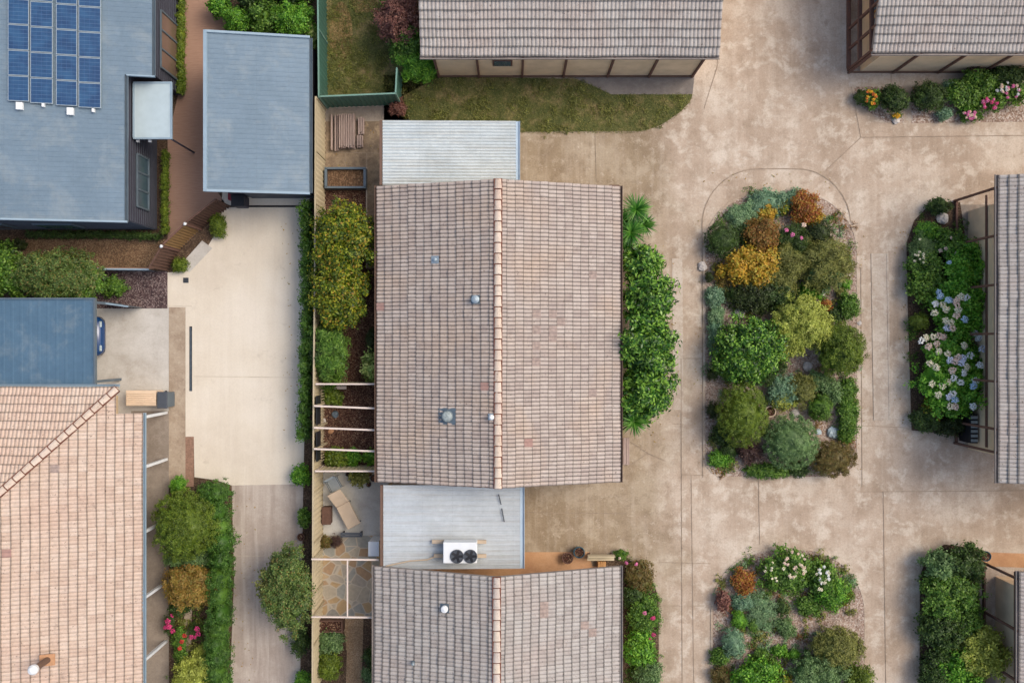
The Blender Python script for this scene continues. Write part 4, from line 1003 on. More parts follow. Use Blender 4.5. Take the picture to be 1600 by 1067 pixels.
# car under the left carport
root = empty('parked_car', (-19.2, .22, 0), 'dark blue car with just its nose out from the left carport', 'car')
def carloft(prof, w, x_off=-17.08, cy=.22):
    mb = MB(); k = []
    for (x, z0, z1, hw) in prof:
        b = len(mb.v); k.append(b)
        for a, r in ((-1, 0), (-1, 1), (-.8, 2), (0, 3), (.8, 2), (1, 1), (1, 0)):
            zz = {0: z0, 1: z0 + (z1-z0)*.7, 2: z1-.03, 3: z1}[r]; mb.v.append((x_off+x, cy + a*hw, zz))
    for a, b in zip(k[:-1], k[1:]):
        for j in range(6): mb.face([a+j, a+j+1, b+j+1, b+j])
        mb.face([a+6, a, b, b+6])
    mb.face([k[0]+j for j in range(7)][::-1]); mb.face([k[-1]+j for j in range(7)]); return mb
carloft([(0, .35, .55, .5), (-.06, .28, .66, .66), (-.2, .25, .74, .8), (-.6, .25, .82, .87), (-1.3, .25, .92, .89), (-3.4, .25, .95, .89), (-4.1, .25, .92, .86), (-4.3, .3, .8, .78)], 0).build('body', M['blue_paint'], root, smooth=True)
carloft([(-1.25, .9, .93, .8), (-1.95, .9, 1.38, .68), (-3.0, .9, 1.42, .67), (-3.9, .9, .98, .76)], 0).build('cabin', M['glass'], root, smooth=False)
for x in (-.85, -3.45):
    for s in (-1, 1):
        mb = MB(); mb.tube([(-17.08+x, .22+s*.7, .31), (-17.08+x, .22+s*.9, .31)], .31, 18); wh = mb.build('wheel', M['black'], root)
for s in (-1, 1):
    mb = MB(); mb.box(-17.2, -17.12, .22+s*.5-.12, .22+s*.5+.12, .58, .67); mb.build('headlight', M['frost'], root, bevel=.02)
# things at the right-hand verandah
root = empty('air_conditioner', (19.35, -3.65, 0), 'slatted grey unit standing against the verandah of the right edge house', 'air conditioner')
mb = MB(); mb.box(18.93, 19.25, -4.2, -3.0, .05, 1.0); mb.build('casing', M['black'], root, bevel=.02)
mb = MB(); [mb.box(18.95, 19.23, -4.14+i*.19, -4.03+i*.19, 1.002, 1.02) for i in range(6)]; mb.build('grille', M['galv'], root)
root = empty('rubbish_bin', (19.0, -1.4, 0), 'black bin beside the verandah of the right edge house', 'bin')
mb = MB(); mb.box(18.75, 19.2, -1.65, -1.15, 0, .85); mb.build('bin_body', M['black'], root, bevel=.03); mb = MB(); mb.box(18.72, 19.22, -1.68, -1.12, .852, .91); mb.build('lid', M['black'], root, bevel=.02)
def pipes(name, px0, py0, px1, py1, label):
    pass
# stones in the gardens
for (px, py, r, lb) in ((1123, 684, .13, 'round white stone at the left edge of the oval garden'), (1242, 646, .2, 'pale oblong stone beside the bird bath bowl'),
    (1302, 676, .26, 'pale blue grey rock near the right edge of the oval garden'), (1279, 675, .14, 'small pale rock left of the blue grey rock'), (1231, 451, .09, 'tiny white stone amid the dark shrubs'),
    (1098, 416, .2, 'pale rock on the upper left rim of the oval garden'), (1250, 741, .15, 'flat pale rock at the bottom rim of the oval garden'), (1343, 505, .1, 'tiny pale rock at the right rim of the oval garden'),
    (1473, 341, .26, 'sandy rock in the upper hydrangea bed'), (1400, 188, .17, 'white block between the two clipped shrubs and the court'), (1262, 573, .22, 'mauve flat rock below the lime shrub'),
    (1155, 490, .24, 'grey speckled rock left of the lime shrub'), (1283, 456, .22, 'pinkish rock below the wispy olive shrub'), (505, 657, .12, 'white stone at the foot of the lattice in the mulch court'),
    (523, 647, .16, 'blue grey rock in the mulch court'), (517, 673, .13, 'orange brown rock in the mulch court')):
    X, Y, z = W(px, py, r*.4); mb = MB(); mb.rock((X, Y, r*.3), r, r*.55, seed=px)
    mt = M['stone'] if 'brown' not in lb else M['terracotta']
    if 'blue' in lb: mt = M['frost'] if 'pale' in lb else M['steelgrey']
    tag(mb.build('rock', mt, origin=(X, Y, 0)), lb, 'rock')
# ---------------------------------------------------------------- foliage
def leaves(rg, blobs, leaf, width, density, lump=.14, clump=.12, up=.55, zmin=.03):
    """blobs: (cx,cy,cz,rx,ry,rz). leaf-sized folded quads gathered in tufts over and inside every blob"""
    PP = []; DD = []
    for (cx, cy, cz, rx, ry, rz) in blobs:
        area = math.pi*rx*ry*1.7 + 1.5*(rx+ry)*rz
        n = int(density*area); m = max(6, int(area / (clump*clump*3.2)))
        d = rg.normal(size=(m, 3)); d[:, 2] = np.abs(d[:, 2])*1.1 - .32; d /= np.linalg.norm(d, axis=1)[:, None]
        rad = 1 + rg.normal(0, lump, m); rad = np.clip(rad, .55, 1.35) * rg.choice([1, 1, 1, .82, .68], m)
        tuft = d * rad[:, None]
        idx = rg.integers(0, m, n); p = tuft[idx]*np.array([rx, ry, rz]) + rg.normal(0, clump*.55, (n, 3))*np.array([1, 1, .7])
        PP.append(p + np.array([cx, cy, cz])); DD.append(d[idx])
    P = np.concatenate(PP); D = np.concatenate(DD); P[:, 2] = np.maximum(P[:, 2], zmin + rg.random(len(P))*.05)
    n = len(P); N = D*.55 + np.array([0, 0, up]) + rg.normal(0, .42, (n, 3)); N /= np.linalg.norm(N, axis=1)[:, None]
    T = rg.normal(size=(n, 3)) + D*.6; T -= N*(T*N).sum(1)[:, None]; T /= np.linalg.norm(T, axis=1)[:, None]; B = np.cross(N, T)
    l = (leaf*rg.uniform(.65, 1.25, n))[:, None]; w = l*width
    V = np.stack([P - T*l*.5, P + B*w*.5 + N*w*.18, P + T*l*.5, P - B*w*.5 + N*w*.18], 1).reshape(-1, 3)
    return V
def quads_mesh(name, V, mat):
    n = len(V)//4; me = bpy.data.meshes.new(name); me.vertices.add(len(V)); me.vertices.foreach_set('co', V.astype(np.float32).ravel())
    me.loops.add(n*4); me.loops.foreach_set('vertex_index', np.arange(n*4, dtype=np.int32)); me.polygons.add(n)
    me.polygons.foreach_set('loop_start', np.arange(0, n*4, 4, dtype=np.int32)); me.polygons.foreach_set('loop_total', np.full(n, 4, dtype=np.int32))
    me.materials.append(mat); me.update(calc_edges=True); me.validate(); return me
def core(blobs, s=.72, rg=None):
    mb = MB()
    for i, (cx, cy, cz, rx, ry, rz) in enumerate(blobs):
        k = len(mb.v); n, m = 12, 7
        for a in range(m+1):
            t_ = math.pi*a/m
            for j in range(n):
                f = 2*math.pi*j/n; q = s*random.uniform(.86, 1.08)
                mb.v.append((cx+rx*q*math.sin(t_)*math.cos(f), cy+ry*q*math.sin(t_)*math.sin(f), max(.02, cz+rz*q*math.cos(t_))))
        for a in range(m):
            for j in range(n): mb.face([k+a*n+j, k+(a+1)*n+j, k+(a+1)*n+(j+1) % n, k+a*n+(j+1) % n])
    return mb
STY = {  # leaf, width, density per m2, lump, clump, blobs, spread
 'ball': (.055, .6, 1500, .04, .07, 1, 0), 'clip': (.06, .6, 1300, .07, .09, 3, .22), 'bush': (.085, .55, 750, .16, .13, 7, .5),
 'leafy': (.13, .5, 420, .2, .17, 7, .5), 'big': (.19, .42, 230, .3, .22, 9, .6), 'wisp': (.15, .13, 900, .3, .16, 8, .6), 'ground': (.07, .6, 900, .18, .1, 8, .58), 'fern': (.2, .14, 600, .25, .18, 6, .5)}
def plant(px, py, rx, ry, h, fol, sty, label, cat='shrub', name=None, trunk=None, group=None, flowers=None, base=0.0, seed=None):
    """crown centred where the photograph shows it; rx, ry in photograph pixels"""
    sd_ = seed if seed is not None else int(px*7+py*13); rg = np.random.default_rng(sd_); rr = random.Random(sd_)
    zc = base + (h-base)*.5; k = (H-zc)/F; X, Y, _ = W(px, py, zc); RX, RY, RZ = rx*k, ry*k, (h-base)*.5
    leaf, width, dens, lump, clump, nb, spread = STY[sty]
    clump = min(clump, max(.035, min(RX, RY)*.35)); leaf = min(leaf, max(.04, min(RX, RY)*.5))
    if nb == 1 or min(rx, ry) < 7: blobs = [(X, Y, zc, RX*.97, RY*.97, RZ)]
    else:
        blobs = [(X, Y, zc, RX*.62, RY*.62, RZ*.95)]
        for i in range(nb):
            a = 2*math.pi*(i + rr.uniform(-.3, .3))/nb; s = spread*rr.uniform(.85, 1.15); r = (1-s*.95)*rr.uniform(.88, 1.12) + .03
            blobs.append((X+RX*s*math.cos(a), Y+RY*s*math.sin(a), zc + rr.uniform(-.25, .1)*RZ, RX*r, RY*r, RZ*rr.uniform(.6, .95)))
    V = leaves(rg, blobs, leaf, width, dens, lump, clump)
    root = empty(name or ('tree' if cat == 'tree' else 'garden_shrub'), (X, Y, 0), label, cat, group)
    o = bpy.data.objects.new('crown' if cat == 'tree' else 'foliage', quads_mesh('foliage', V - np.array([X, Y, 0]), FOL[fol])); COL.objects.link(o); o.parent = root; ORG[o.name] = Vector((X, Y, 0))
    if sty not in ('wisp', 'fern'): c = core(blobs, .62 if sty in ('leafy', 'big', 'bush') else .8).build('inner_foliage', FOL[fol], o, smooth=True)
    mb = MB(); tr = trunk or max(.015, min(.05, h*.03)); zt = base + (h-base)*.6
    mb.tube([(X, Y, 0), (X+.02, Y+.01, zt*.5), (X, Y, zt)], [tr, tr*.8, tr*.6], 8)
    for i in range(4):
        a = i*1.6 + rr.random(); mb.tube([(X, Y, zt*.45), (X+RX*.3*math.cos(a), Y+RY*.3*math.sin(a), zt*.8), (X+RX*.55*math.cos(a), Y+RY*.55*math.sin(a), zt)], [tr*.6, tr*.45, tr*.2], 6)
    mb.build('trunk' if cat == 'tree' else 'stem', M['bark'], root, smooth=True)
    if flowers:
        for (fx, fy, col, r) in flowers: flower(root, fx, fy, h, RX, RY, X, Y, zc, RZ, col, r)
    return root
FL = {}
def flower(root, fx, fy, h, RX, RY, X, Y, zc, RZ, col, r):
    key = (col, round(r, 2))
    if key not in FL:
        rg = np.random.default_rng(5); V = leaves(rg, [(0, 0, 0, r*.8, r*.8, r*.6)], max(.03, r*.42), .95, 16.0/(r*r), .04, r*.16, .5, -9)
        FL[key] = quads_mesh('blossom', V, PET[col])
    fX, fY, _ = W(fx, fy, zc + RZ*.8); u = ((fX-X)/RX)**2 + ((fY-Y)/RY)**2
    z = zc + RZ*math.sqrt(max(.1, 1-u*.7)) + .07
    fX, fY, _ = W(fx, fy, z); o = bpy.data.objects.new('blossom', FL[key]); COL.objects.link(o); o.parent = root
    o.location = (fX-X, fY-Y, z); o.rotation_euler = (random.uniform(-.4, .4), random.uniform(-.4, .4), random.uniform(0, 6)); ORG[o.name] = Vector((X, Y, 0))
def scatter(px, py, rx, ry, n, cols, r, seed=1):
    rr = random.Random(seed); out = []
    for i in range(n):
        a = rr.uniform(0, 6.28); q = math.sqrt(rr.random())*.92; out.append((px+rx*q*math.cos(a), py+ry*q*math.sin(a), rr.choice(cols), r*rr.choice([.85, 1, 1.15])))
    return out
def hedge(name, label, pts, wpx, h, fol, sty='clip', cat='hedge'):
    """blobs along a line of photograph points"""
    rg = np.random.default_rng(int(pts[0][0]+pts[0][1])+5); P = [Vector(W(x, y, h*.5)) for x, y in pts]; wd = wpx*(H-h/2)/F; blobs = []
    for a, b in zip(P[:-1], P[1:]):
        n = max(1, int((b-a).length/(wd*.55)))
        for i in range(n):
            p = a.lerp(b, i/n); j = rg.uniform(-.08, .08, 2)*wd; blobs.append((p.x+j[0], p.y+j[1], h*.48, wd*.5*rg.uniform(.9, 1.12), wd*.52*rg.uniform(.9, 1.1), h*.5*rg.uniform(.88, 1.08)))
    leaf, width, dens, lump, clump, nb, spread = STY[sty]; c = P[0].lerp(P[-1], .5)
    V = leaves(rg, blobs, leaf, width, dens*.75, lump, min(clump, wd*.35)); root = empty(name, (c.x, c.y, 0), label, cat)
    o = bpy.data.objects.new('foliage', quads_mesh('foliage', V - np.array([c.x, c.y, 0]), FOL[fol])); COL.objects.link(o); o.parent = root; ORG[o.name] = Vector((c.x, c.y, 0))
    core(blobs, .8).build('inner_foliage', FOL[fol], o, smooth=True)
    mb = MB()
    for a, b in zip(P[:-1], P[1:]):
        n = max(1, int((b-a).length/.6))
        for i in range(n): p = a.lerp(b, (i+.5)/n); mb.tube([(p.x, p.y, 0), (p.x, p.y, h*.6)], [.025, .012], 6)
    mb.build('stem', M['bark'], root)
    return root
def rosette(mb, X, Y, Z, r, n, rr, droop=.35, w=.045):
    for i in range(n):
        a = 2*math.pi*i/n*2.4 + rr.uniform(-.15, .15); el = rr.uniform(.02, 1.15); l = r*rr.uniform(.85, 1.1)
        d = Vector((math.cos(a), math.sin(a), 0)); s = Vector((-d.y, d.x, 0)); pts = []
        for k, t_ in enumerate((0, .35, .7, 1)):
            pts.append((Vector((X, Y, Z)) + d*l*t_*math.cos(el*.9) + Vector((0, 0, l*(t_*math.sin(el) - droop*t_*t_))), w*(.55, 1, .7, .06)[k]))
        b = len(mb.v)
        for p, ww in pts: mb.v += [tuple(p - s*ww/2 + Vector((0, 0, ww*.15))), tuple(p), tuple(p + s*ww/2 + Vector((0, 0, ww*.15)))]
        for k in range(3):
            for c_ in range(2): mb.face([b+k*3+c_, b+k*3+c_+1, b+(k+1)*3+c_+1, b+(k+1)*3+c_])
def yucca(label, heads, cat='plant', name='yucca'):
    rr = random.Random(len(label)); X0, Y0, _ = W(heads[0][0], heads[0][1], 1); X0 = W(heads[len(heads)//2][0], heads[len(heads)//2][1], 1)[0]
    root = empty(name, (X0, Y0, 0), label, cat); mt = MB()
    for (px, py, z, r, n) in heads:
        X, Y, _ = W(px, py, z); mb = MB(); rosette(mb, X, Y, z, r, n, rr); mb.build('leaf_rosette', FOL['yucca'], root)
        mt.tube([(X0*.3+X*.7, Y0*.3+Y*.7, 0), (X, Y, z)], [.07, .05], 8)
    mt.build('trunk', M['bark'], root); return root
def tufts(label, pts, fol, r, h, cat='plant', name='flax_plant'):
    rr = random.Random(int(pts[0][0])); X, Y, _ = W(*pts[0], h*.4); root = empty(name, (X, Y, 0), label, cat); mb = MB()
    for (px, py) in pts: x, y, _ = W(px, py, h*.4); rosette(mb, x, y, .03, r, 46, rr, .1, .03)
    mb.build('leaf_rosette', FOL[fol], root); return root
# main lot
plant(536, 378, 47, 52, 3.2, 'yellowg', 'leafy', 'large yellow green tree at the left side of the middle house, upper half', 'tree', trunk=.09, base=.9)
plant(531, 452, 42, 58, 2.9, 'yellowg', 'leafy', 'olive toned lower tree joined to the large yellow green tree by the fence', 'tree', trunk=.08, base=.8)
plant(517, 553, 27, 48, 2.2, 'mid', 'fern', 'feathery dark green shrub below the yellow green trees at the fence')
plant(512, 548, 22, 46, 2.0, 'dark', 'bush', 'dense dark green shrub against the fence above the thick top beam')
plant(581, 575, 13, 24, 1.4, 'varieg', 'leafy', 'pale variegated shrub against the left wall of the middle house')
plant(583, 532, 9, 16, 1.2, 'deep', 'bush', 'dark blue green shrub above the variegated shrub')
plant(519, 619, 16, 13, .7, 'olivegreen', 'leafy', 'low olive green shrub in the mulch court under the plank')
plant(526, 716, 17, 14, .9, 'olivegreen', 'leafy', 'leftmost of three shrubs along the ribbed fence in the mulch court')
plant(553, 715, 12, 12, .8, 'bright', 'bush', 'middle one of three shrubs along the ribbed fence')
plant(580, 715, 11, 10, .7, 'bright', 'leafy', 'rightmost of three shrubs along the ribbed fence, bright green')
plant(562, 746, 13, 12, .8, 'olive', 'leafy', 'olive potted shrub on the patio beside the black pot')
plant(1002, 410, 30, 24, 2.4, 'glossy', 'big', 'small glossy green tree just below the yucca beside the middle house', 'tree', trunk=.06, base=.5)
plant(1011, 466, 37, 38, 3.0, 'glossy', 'big', 'upper of the three large glossy trees right of the middle house', 'tree', trunk=.08, base=.6)
plant(1009, 538, 40, 44, 3.3, 'glossy', 'big', 'middle of the three large glossy trees right of the middle house', 'tree', trunk=.08, base=.6)
plant(1011, 605, 37, 42, 3.0, 'glossy', 'big', 'lower of the three large glossy trees right of the middle house', 'tree', trunk=.08, base=.6)
for (px, py, r) in ((1060, 470, 9), (1058, 565, 8)): pass
yucca('spiky green yucca with five heads at the upper right corner of the middle house', [(994, 328, 2.1, .74, 110), (976, 346, 1.7, .7, 100), (986, 364, 2.0, .74, 110), (1006, 352, 1.7, .62, 90), (976, 380, 1.5, .62, 90)])
yucca('drooping spiky plant below the glossy trees at the right wall of the middle house', [(990, 658, 1.7, .72, 130), (980, 645, 1.6, .7, 100), (1002, 650, 1.5, .6, 90)], name='dracaena')
# left boundary planting
hedge('hedge', 'long narrow green hedge between the cream driveway and the cream fence', [(481,322),(480,400),(481,480),(480,560),(477,640),(475,688)], 15, 1.5, 'hedge', 'bush')
plant(471, 741, 13, 16, 1.0, 'bright', 'bush', 'round green shrub at the lower right corner of the cream driveway')
plant(476, 808, 9, 14, .9, 'mid', 'bush', 'small green shrub by the fence above the brown pot')
plant(452, 920, 34, 62, 3.2, 'dull', 'bush', 'broad grey green tree leaning over the grey driveway', 'tree', trunk=.08, base=.8)
plant(430, 915, 22, 34, 2.6, 'olive', 'leafy', 'olive tree in front of the grey green tree, over the grey driveway', 'tree', trunk=.05, base=.8)
plant(470, 1000, 12, 20, 1.0, 'dark', 'bush', 'dark shrub below the broad grey green tree')
plant(473, 1062, 11, 12, 1.0, 'bright', 'bush', 'green shrub at the bottom edge by the cream fence')
hedge('hedge', 'tall clipped hedge along the left side of the grey driveway', [(340,772),(345,820),(346,900),(343,980),(342,1090)], 40, 1.7, 'hedge', 'clip')
hedge('hedge', 'bright clipped hedge end bending towards the cream driveway', [(325,768),(348,775)], 28, 1.4, 'hedge', 'clip')
plant(287, 819, 51, 52, 2.8, 'olivegreen', 'clip', 'large dense round green tree right of the pink tiled house', 'tree', trunk=.09, base=.5)
plant(300, 915, 43, 30, 1.7, 'amber', 'bush', 'amber brown shrub below the large round tree')
plant(305, 1062, 34, 34, 1.8, 'lime', 'bush', 'lime yellow shrub at the bottom edge left of the tall hedge')
plant(280, 757, 13, 14, .9, 'bright', 'ball', 'small clipped green shrub above the large round tree')
plant(300, 874, 40, 12, .9, 'greyg', 'bush', 'low grey green planting between the large round tree and the amber shrub')
plant(282, 947, 13, 12, .8, 'dark', 'bush', 'dark green shrub below the amber shrub')
plant(282, 1008, 10, 28, .8, 'mid', 'bush', 'small red flowering shrub beside the pink tiled house', flowers=[(284,1002,'red',.1),(288,993,'red',.1),(281,1012,'red',.1)])
plant(315, 1018, 9, 10, .7, 'lime', 'bush', 'tiny yellow green shrub beside the tall hedge')
plant(266, 975, 8, 16, .7, 'dark', 'wisp', 'low magenta rose nearest the pink tiled house', flowers=[(262,970,'magenta',.13),(264,978,'magenta',.13),(270,986,'magenta',.12),(269,961,'magenta',.09),(258,980,'magenta',.09)])
plant(306, 985, 8, 14, .7, 'dark', 'wisp', 'low magenta rose beside the tall hedge', flowers=[(308,982,'magenta',.12),(310,990,'magenta',.12),(299,995,'magenta',.11),(305,995,'magenta',.08)])
# top left
hedge('hedge', 'narrow low hedge along the side of the charcoal house', [(284,-40),(284,60),(283,150)], 10, .7, 'olivegreen', 'clip')
hedge('hedge', 'short low hedge at the corner of the charcoal house', [(259,240),(259,300),(258,368)], 9, .6, 'olivegreen', 'clip')
hedge('hedge', 'low hedge along the bottom wall of the charcoal house', [(48,367),(150,367),(252,369)], 9, .6, 'dark', 'clip')
hedge('hedge', 'clipped box hedge block at the left edge beside the gravel path', [(-20,383),(42,384)], 15, .8, 'deep', 'clip')
plant(8, 425, 34, 38, 2.4, 'mid', 'leafy', 'green tree cut by the left edge above the blue carport', 'tree', trunk=.06, base=.4)
plant(90, 432, 62, 38, 2.8, 'dull', 'bush', 'wide grey green tree above the blue carport', 'tree', trunk=.08, base=.6)
plant(125, 440, 38, 28, 2.2, 'mid', 'leafy', 'green tree at the right of the wide grey green tree', 'tree', trunk=.06, base=.4)
plant(178, 448, 17, 14, .9, 'mid', 'bush', 'small green shrub on the purple gravel')
plant(341, 352, 12, 20, .7, 'olivegreen', 'clip', 'clipped green shrub between the dark fence and the cream driveway')
plant(281, 414, 13, 11, .6, 'olivegreen', 'clip', 'clipped green shrub beside the small square drain')
plant(343, 10, 14, 16, 1.4, 'bright', 'leafy', 'bright shrub on the deck above the garage')
plant(372, 33, 20, 18, 1.6, 'bright', 'bush', 'bright green shrub at the upper left corner of the garage')
plant(418, 28, 22, 26, 1.8, 'mid', 'leafy', 'mid green shrub behind the middle of the garage roof')
plant(460, 32, 30, 28, 1.9, 'bright', 'bush', 'broad fresh green shrub behind the right end of the garage roof')
plant(395, -4, 22, 18, 2.0, 'dark', 'leafy', 'dark shrub at the top edge above the garage')
plant(450, -8, 30, 16, 2.2, 'dark', 'leafy', 'dark leafy shrub at the top edge left of the green fence')
plant(489, 56, 7, 18, 1.2, 'varieg', 'bush', 'pale flowering shrub squeezed between garage and green fence')
plant(625, 32, 33, 36, 2.6, 'burgundy', 'bush', 'burgundy leaved tree at the corner of the top house', 'tree', trunk=.06, base=.4)
plant(642, 70, 30, 32, 2.0, 'mid', 'leafy', 'green shrub below the burgundy tree')
plant(655, 104, 26, 24, 1.7, 'bright', 'fern', 'bright palm like shrub at the corner of the beige wall')
plant(615, 5, 18, 12, 1.2, 'bright', 'bush', 'bright shrub at the top edge by the burgundy tree')
plant(622, 168, 12, 12, .7, 'burgundy', 'wisp', 'small burgundy shrub at the corner of the green fence')
# lower yard and lower bed
plant(515, 1003, 20, 18, .9, 'greyg', 'bush', 'soft green shrub under the compost box')
plant(513, 1040, 20, 22, 1.3, 'olivegreen', 'clip', 'clipped dark lime shrub in the lower yard')
plant(578, 1026, 10, 12, .8, 'dark', 'bush', 'dark shrub against the left wall of the lower house')
plant(580, 1052, 12, 13, .8, 'greyg', 'bush', 'grey green shrub at the bottom against the left wall of the lower house')
plant(508, 846, 9, 9, .6, 'brown', 'bush', 'bronze shrub at the upper left corner of the flagstones')
plant(525, 845, 8, 9, .5, 'purple', 'wisp', 'dry purple shrub next to the bronze shrub on the flagstones')
plant(997, 900, 22, 24, .7, 'brown', 'ground', 'bronze ground cover at the top of the bed beside the lower house', flowers=[(979,879,'pink',.08),(994,881,'pink',.08)])
plant(1005, 960, 22, 26, .9, 'mid', 'bush', 'green shrub with magenta blooms beside the lower house', flowers=[(1007,957,'pink',.09),(1020,965,'magenta',.11),(1021,991,'magenta',.1),(1016,997,'magenta',.07)])
plant(998, 1014, 20, 24, 1.1, 'bright', 'leafy', 'bright green leafy shrub beside the lower house')
plant(1012, 1052, 20, 22, .9, 'greyg', 'bush', 'grey green shrub at the bottom edge beside the lower house')
plant(988, 930, 12, 16, .7, 'dark', 'bush', 'dark low shrub against the right wall of the lower house')
plant(970, 866, 10, 7, .5, 'mid', 'bush', 'small green shrub beside the cream slatted bench', flowers=[(968,872,'palepink',.06)])
# oval garden
OV = [
 (1163,338,26,20,.5,'sage','ground','upper left grey green cushion plant in the oval garden'),(1202,316,36,19,.55,'teal','ground','blue green cushion plant along the top rim of the oval garden'),
 (1240,310,16,14,.5,'teal','ground','small blue green cushion next to the red orange shrub'),(1200,332,15,13,.6,'yellow','leafy','small golden shrub above the rust shrub'),
 (1223,325,10,9,.5,'yellowg','leafy','tiny yellow green shrub at the top of the oval garden'),(1257,325,23,23,.9,'redorange','bush','red orange shrub at the top right of the oval garden'),
 (1272,340,12,12,.6,'yellow','bush','golden tuft at the right of the red orange shrub'),(1281,365,19,20,.9,'deep','ball','very dark round shrub at the upper right of the oval garden'),
 (1128,376,26,27,1.0,'dark','ball','dark green dome at the upper left of the oval garden'),(1160,364,14,14,.6,'dark','bush','dark shrub between the sage cushions and the green dome'),
 (1190,368,25,26,1.2,'rust','bush','rust brown shrub in the upper oval garden'),(1183,392,20,10,.7,'olivegreen','leafy','olive shrub under the rust brown shrub'),
 (1268,398,14,16,.7,'olive','wisp','wispy olive tuft below the very dark round shrub'),
 (1172,418,40,28,1.3,'yellow','leafy','large golden orange shrub in the oval garden'),(1228,420,28,32,1.1,'olive','wisp','wispy olive shrub right of the golden orange shrub'),
 (1215,440,24,22,1.0,'olive','leafy','muted olive shrub in the middle of the upper oval garden'),
 (1292,412,36,38,1.5,'olive','fern','large wispy olive shrub at the right rim of the oval garden'),(1285,428,24,26,1.2,'greyg','bush','grey green shrub beneath the wispy olive shrub'),
 (1180,466,36,24,1.0,'deep','bush','very dark shrub below the golden orange shrub'),(1215,462,26,20,1.0,'dark','bush','dark green shrub beside the tiny white stone'),
 (1265,456,18,13,.6,'bright','bush','bright green low plant above the lime shrub'),(1147,462,11,13,.6,'dark','ball','small green ball left of the very dark shrub'),
 (1118,463,14,15,.5,'teal','ground','blue green cushion at the left rim, upper one'),(1108,432,7,8,.5,'deep','ball','tiny dark clipped ball on the upper left rim'),
 (1127,432,11,14,.4,'amber','wisp','straw coloured tuft at the left rim'),(1119,492,12,16,.5,'sage','ground','sage cushion at the left rim below the blue green one'),
 (1253,505,44,40,1.8,'lime','bush','large lime coloured shrub in the centre of the oval garden'),(1226,540,22,22,1.2,'lime','leafy','lower lobe shrub of the lime group'),
 (1290,478,9,9,.5,'redorange','bush','small red plant right of the lime shrub'),(1321,444,9,10,.5,'bright','ball','small green ball on the right rim'),
 (1313,457,8,8,.4,'olive','bush','tiny olive tuft on the right rim'),(1326,478,13,22,.7,'mid','bush','green shrub on the right rim above the clipped cypress'),(1305,492,14,10,.5,'dark','bush','low dark green plant above the clipped cypress'),
 (1170,548,54,48,2.0,'glossy','leafy','large deep green leafy shrub at the left of the oval garden'),(1150,575,36,20,1.0,'mid','bush','low green shrub under the deep green leafy shrub'),
 (1195,580,30,20,.8,'dark','fern','dark blue green plant under the lime shrub'),
 (1118,530,11,34,.5,'teal','ground','long blue green strip plant at the left rim'),(1111,586,8,8,.5,'deep','ball','tiny dark clipped ball at the left rim, lower one'),
 (1315,546,34,39,2.2,'olivegreen','clip','dark olive clipped cypress at the right rim of the oval garden'),
 (1159,648,39,50,2.1,'olivegreen','ball','olive green dome shrub at the lower left of the oval garden'),
 (1228,612,28,24,.8,'teal','bush','blue green mound above the big grey green dome'),(1225,625,18,14,.8,'lime','bush','small lime shrub beside the bird bath bowl'),(1253,610,20,22,.9,'olive','fern','olive tuft left of the small clipped round shrub'),
 (1281,636,19,20,1.0,'mid','ball','small clipped round shrub in the lower oval garden'),(1277,597,18,16,.7,'greyg','bush','grey green tuft above the small clipped round shrub'),
 (1298,612,14,20,.7,'greyg','bush','green tuft to the right of the small clipped round shrub'),(1325,610,13,22,.6,'mid','bush','upper green plant of the lower right rim'),(1325,655,14,38,.6,'mid','bush','long green plant along the lower right rim'),
 (1235,690,42,42,1.8,'greyg','ball','big grey green dome shrub in the lower oval garden'),(1302,717,36,28,1.3,'brown','ball','bronze oval shrub at the lower right of the oval garden'),
 (1112,640,8,13,.5,'deep','ball','small dark clipped shrub at the lower left rim'),(1128,678,16,14,.6,'dark','bush','dark green tuft beside the round white stone'),
 (1140,702,14,12,.5,'dark','ball','small green mound above the lower left corner flowers'),(1125,716,18,12,.5,'bright','bush','bright green plant in the lower left corner of the oval garden'),
 (1172,705,18,17,.8,'purple','bush','dark purple shrub below the olive green dome'),(1200,735,36,11,.5,'mid','ground','low green border plant at the bottom of the oval garden'),(1248,733,16,10,.5,'dark','bush','dark green border tuft left of the bronze shrub'),
]
for p in OV: plant(*p, name='garden_plant' if p[2] < 16 else None, cat='plant' if p[2] < 16 else 'shrub')
plant(1238, 375, 24, 24, .9, 'dark', 'wisp', 'thin stemmed rose bush with pink blooms in the oval garden', name='rose_bush', flowers=[(1229,360,'pink',.1),(1238,367,'pink',.1),(1256,352,'palepink',.11),(1252,372,'pink',.08)])
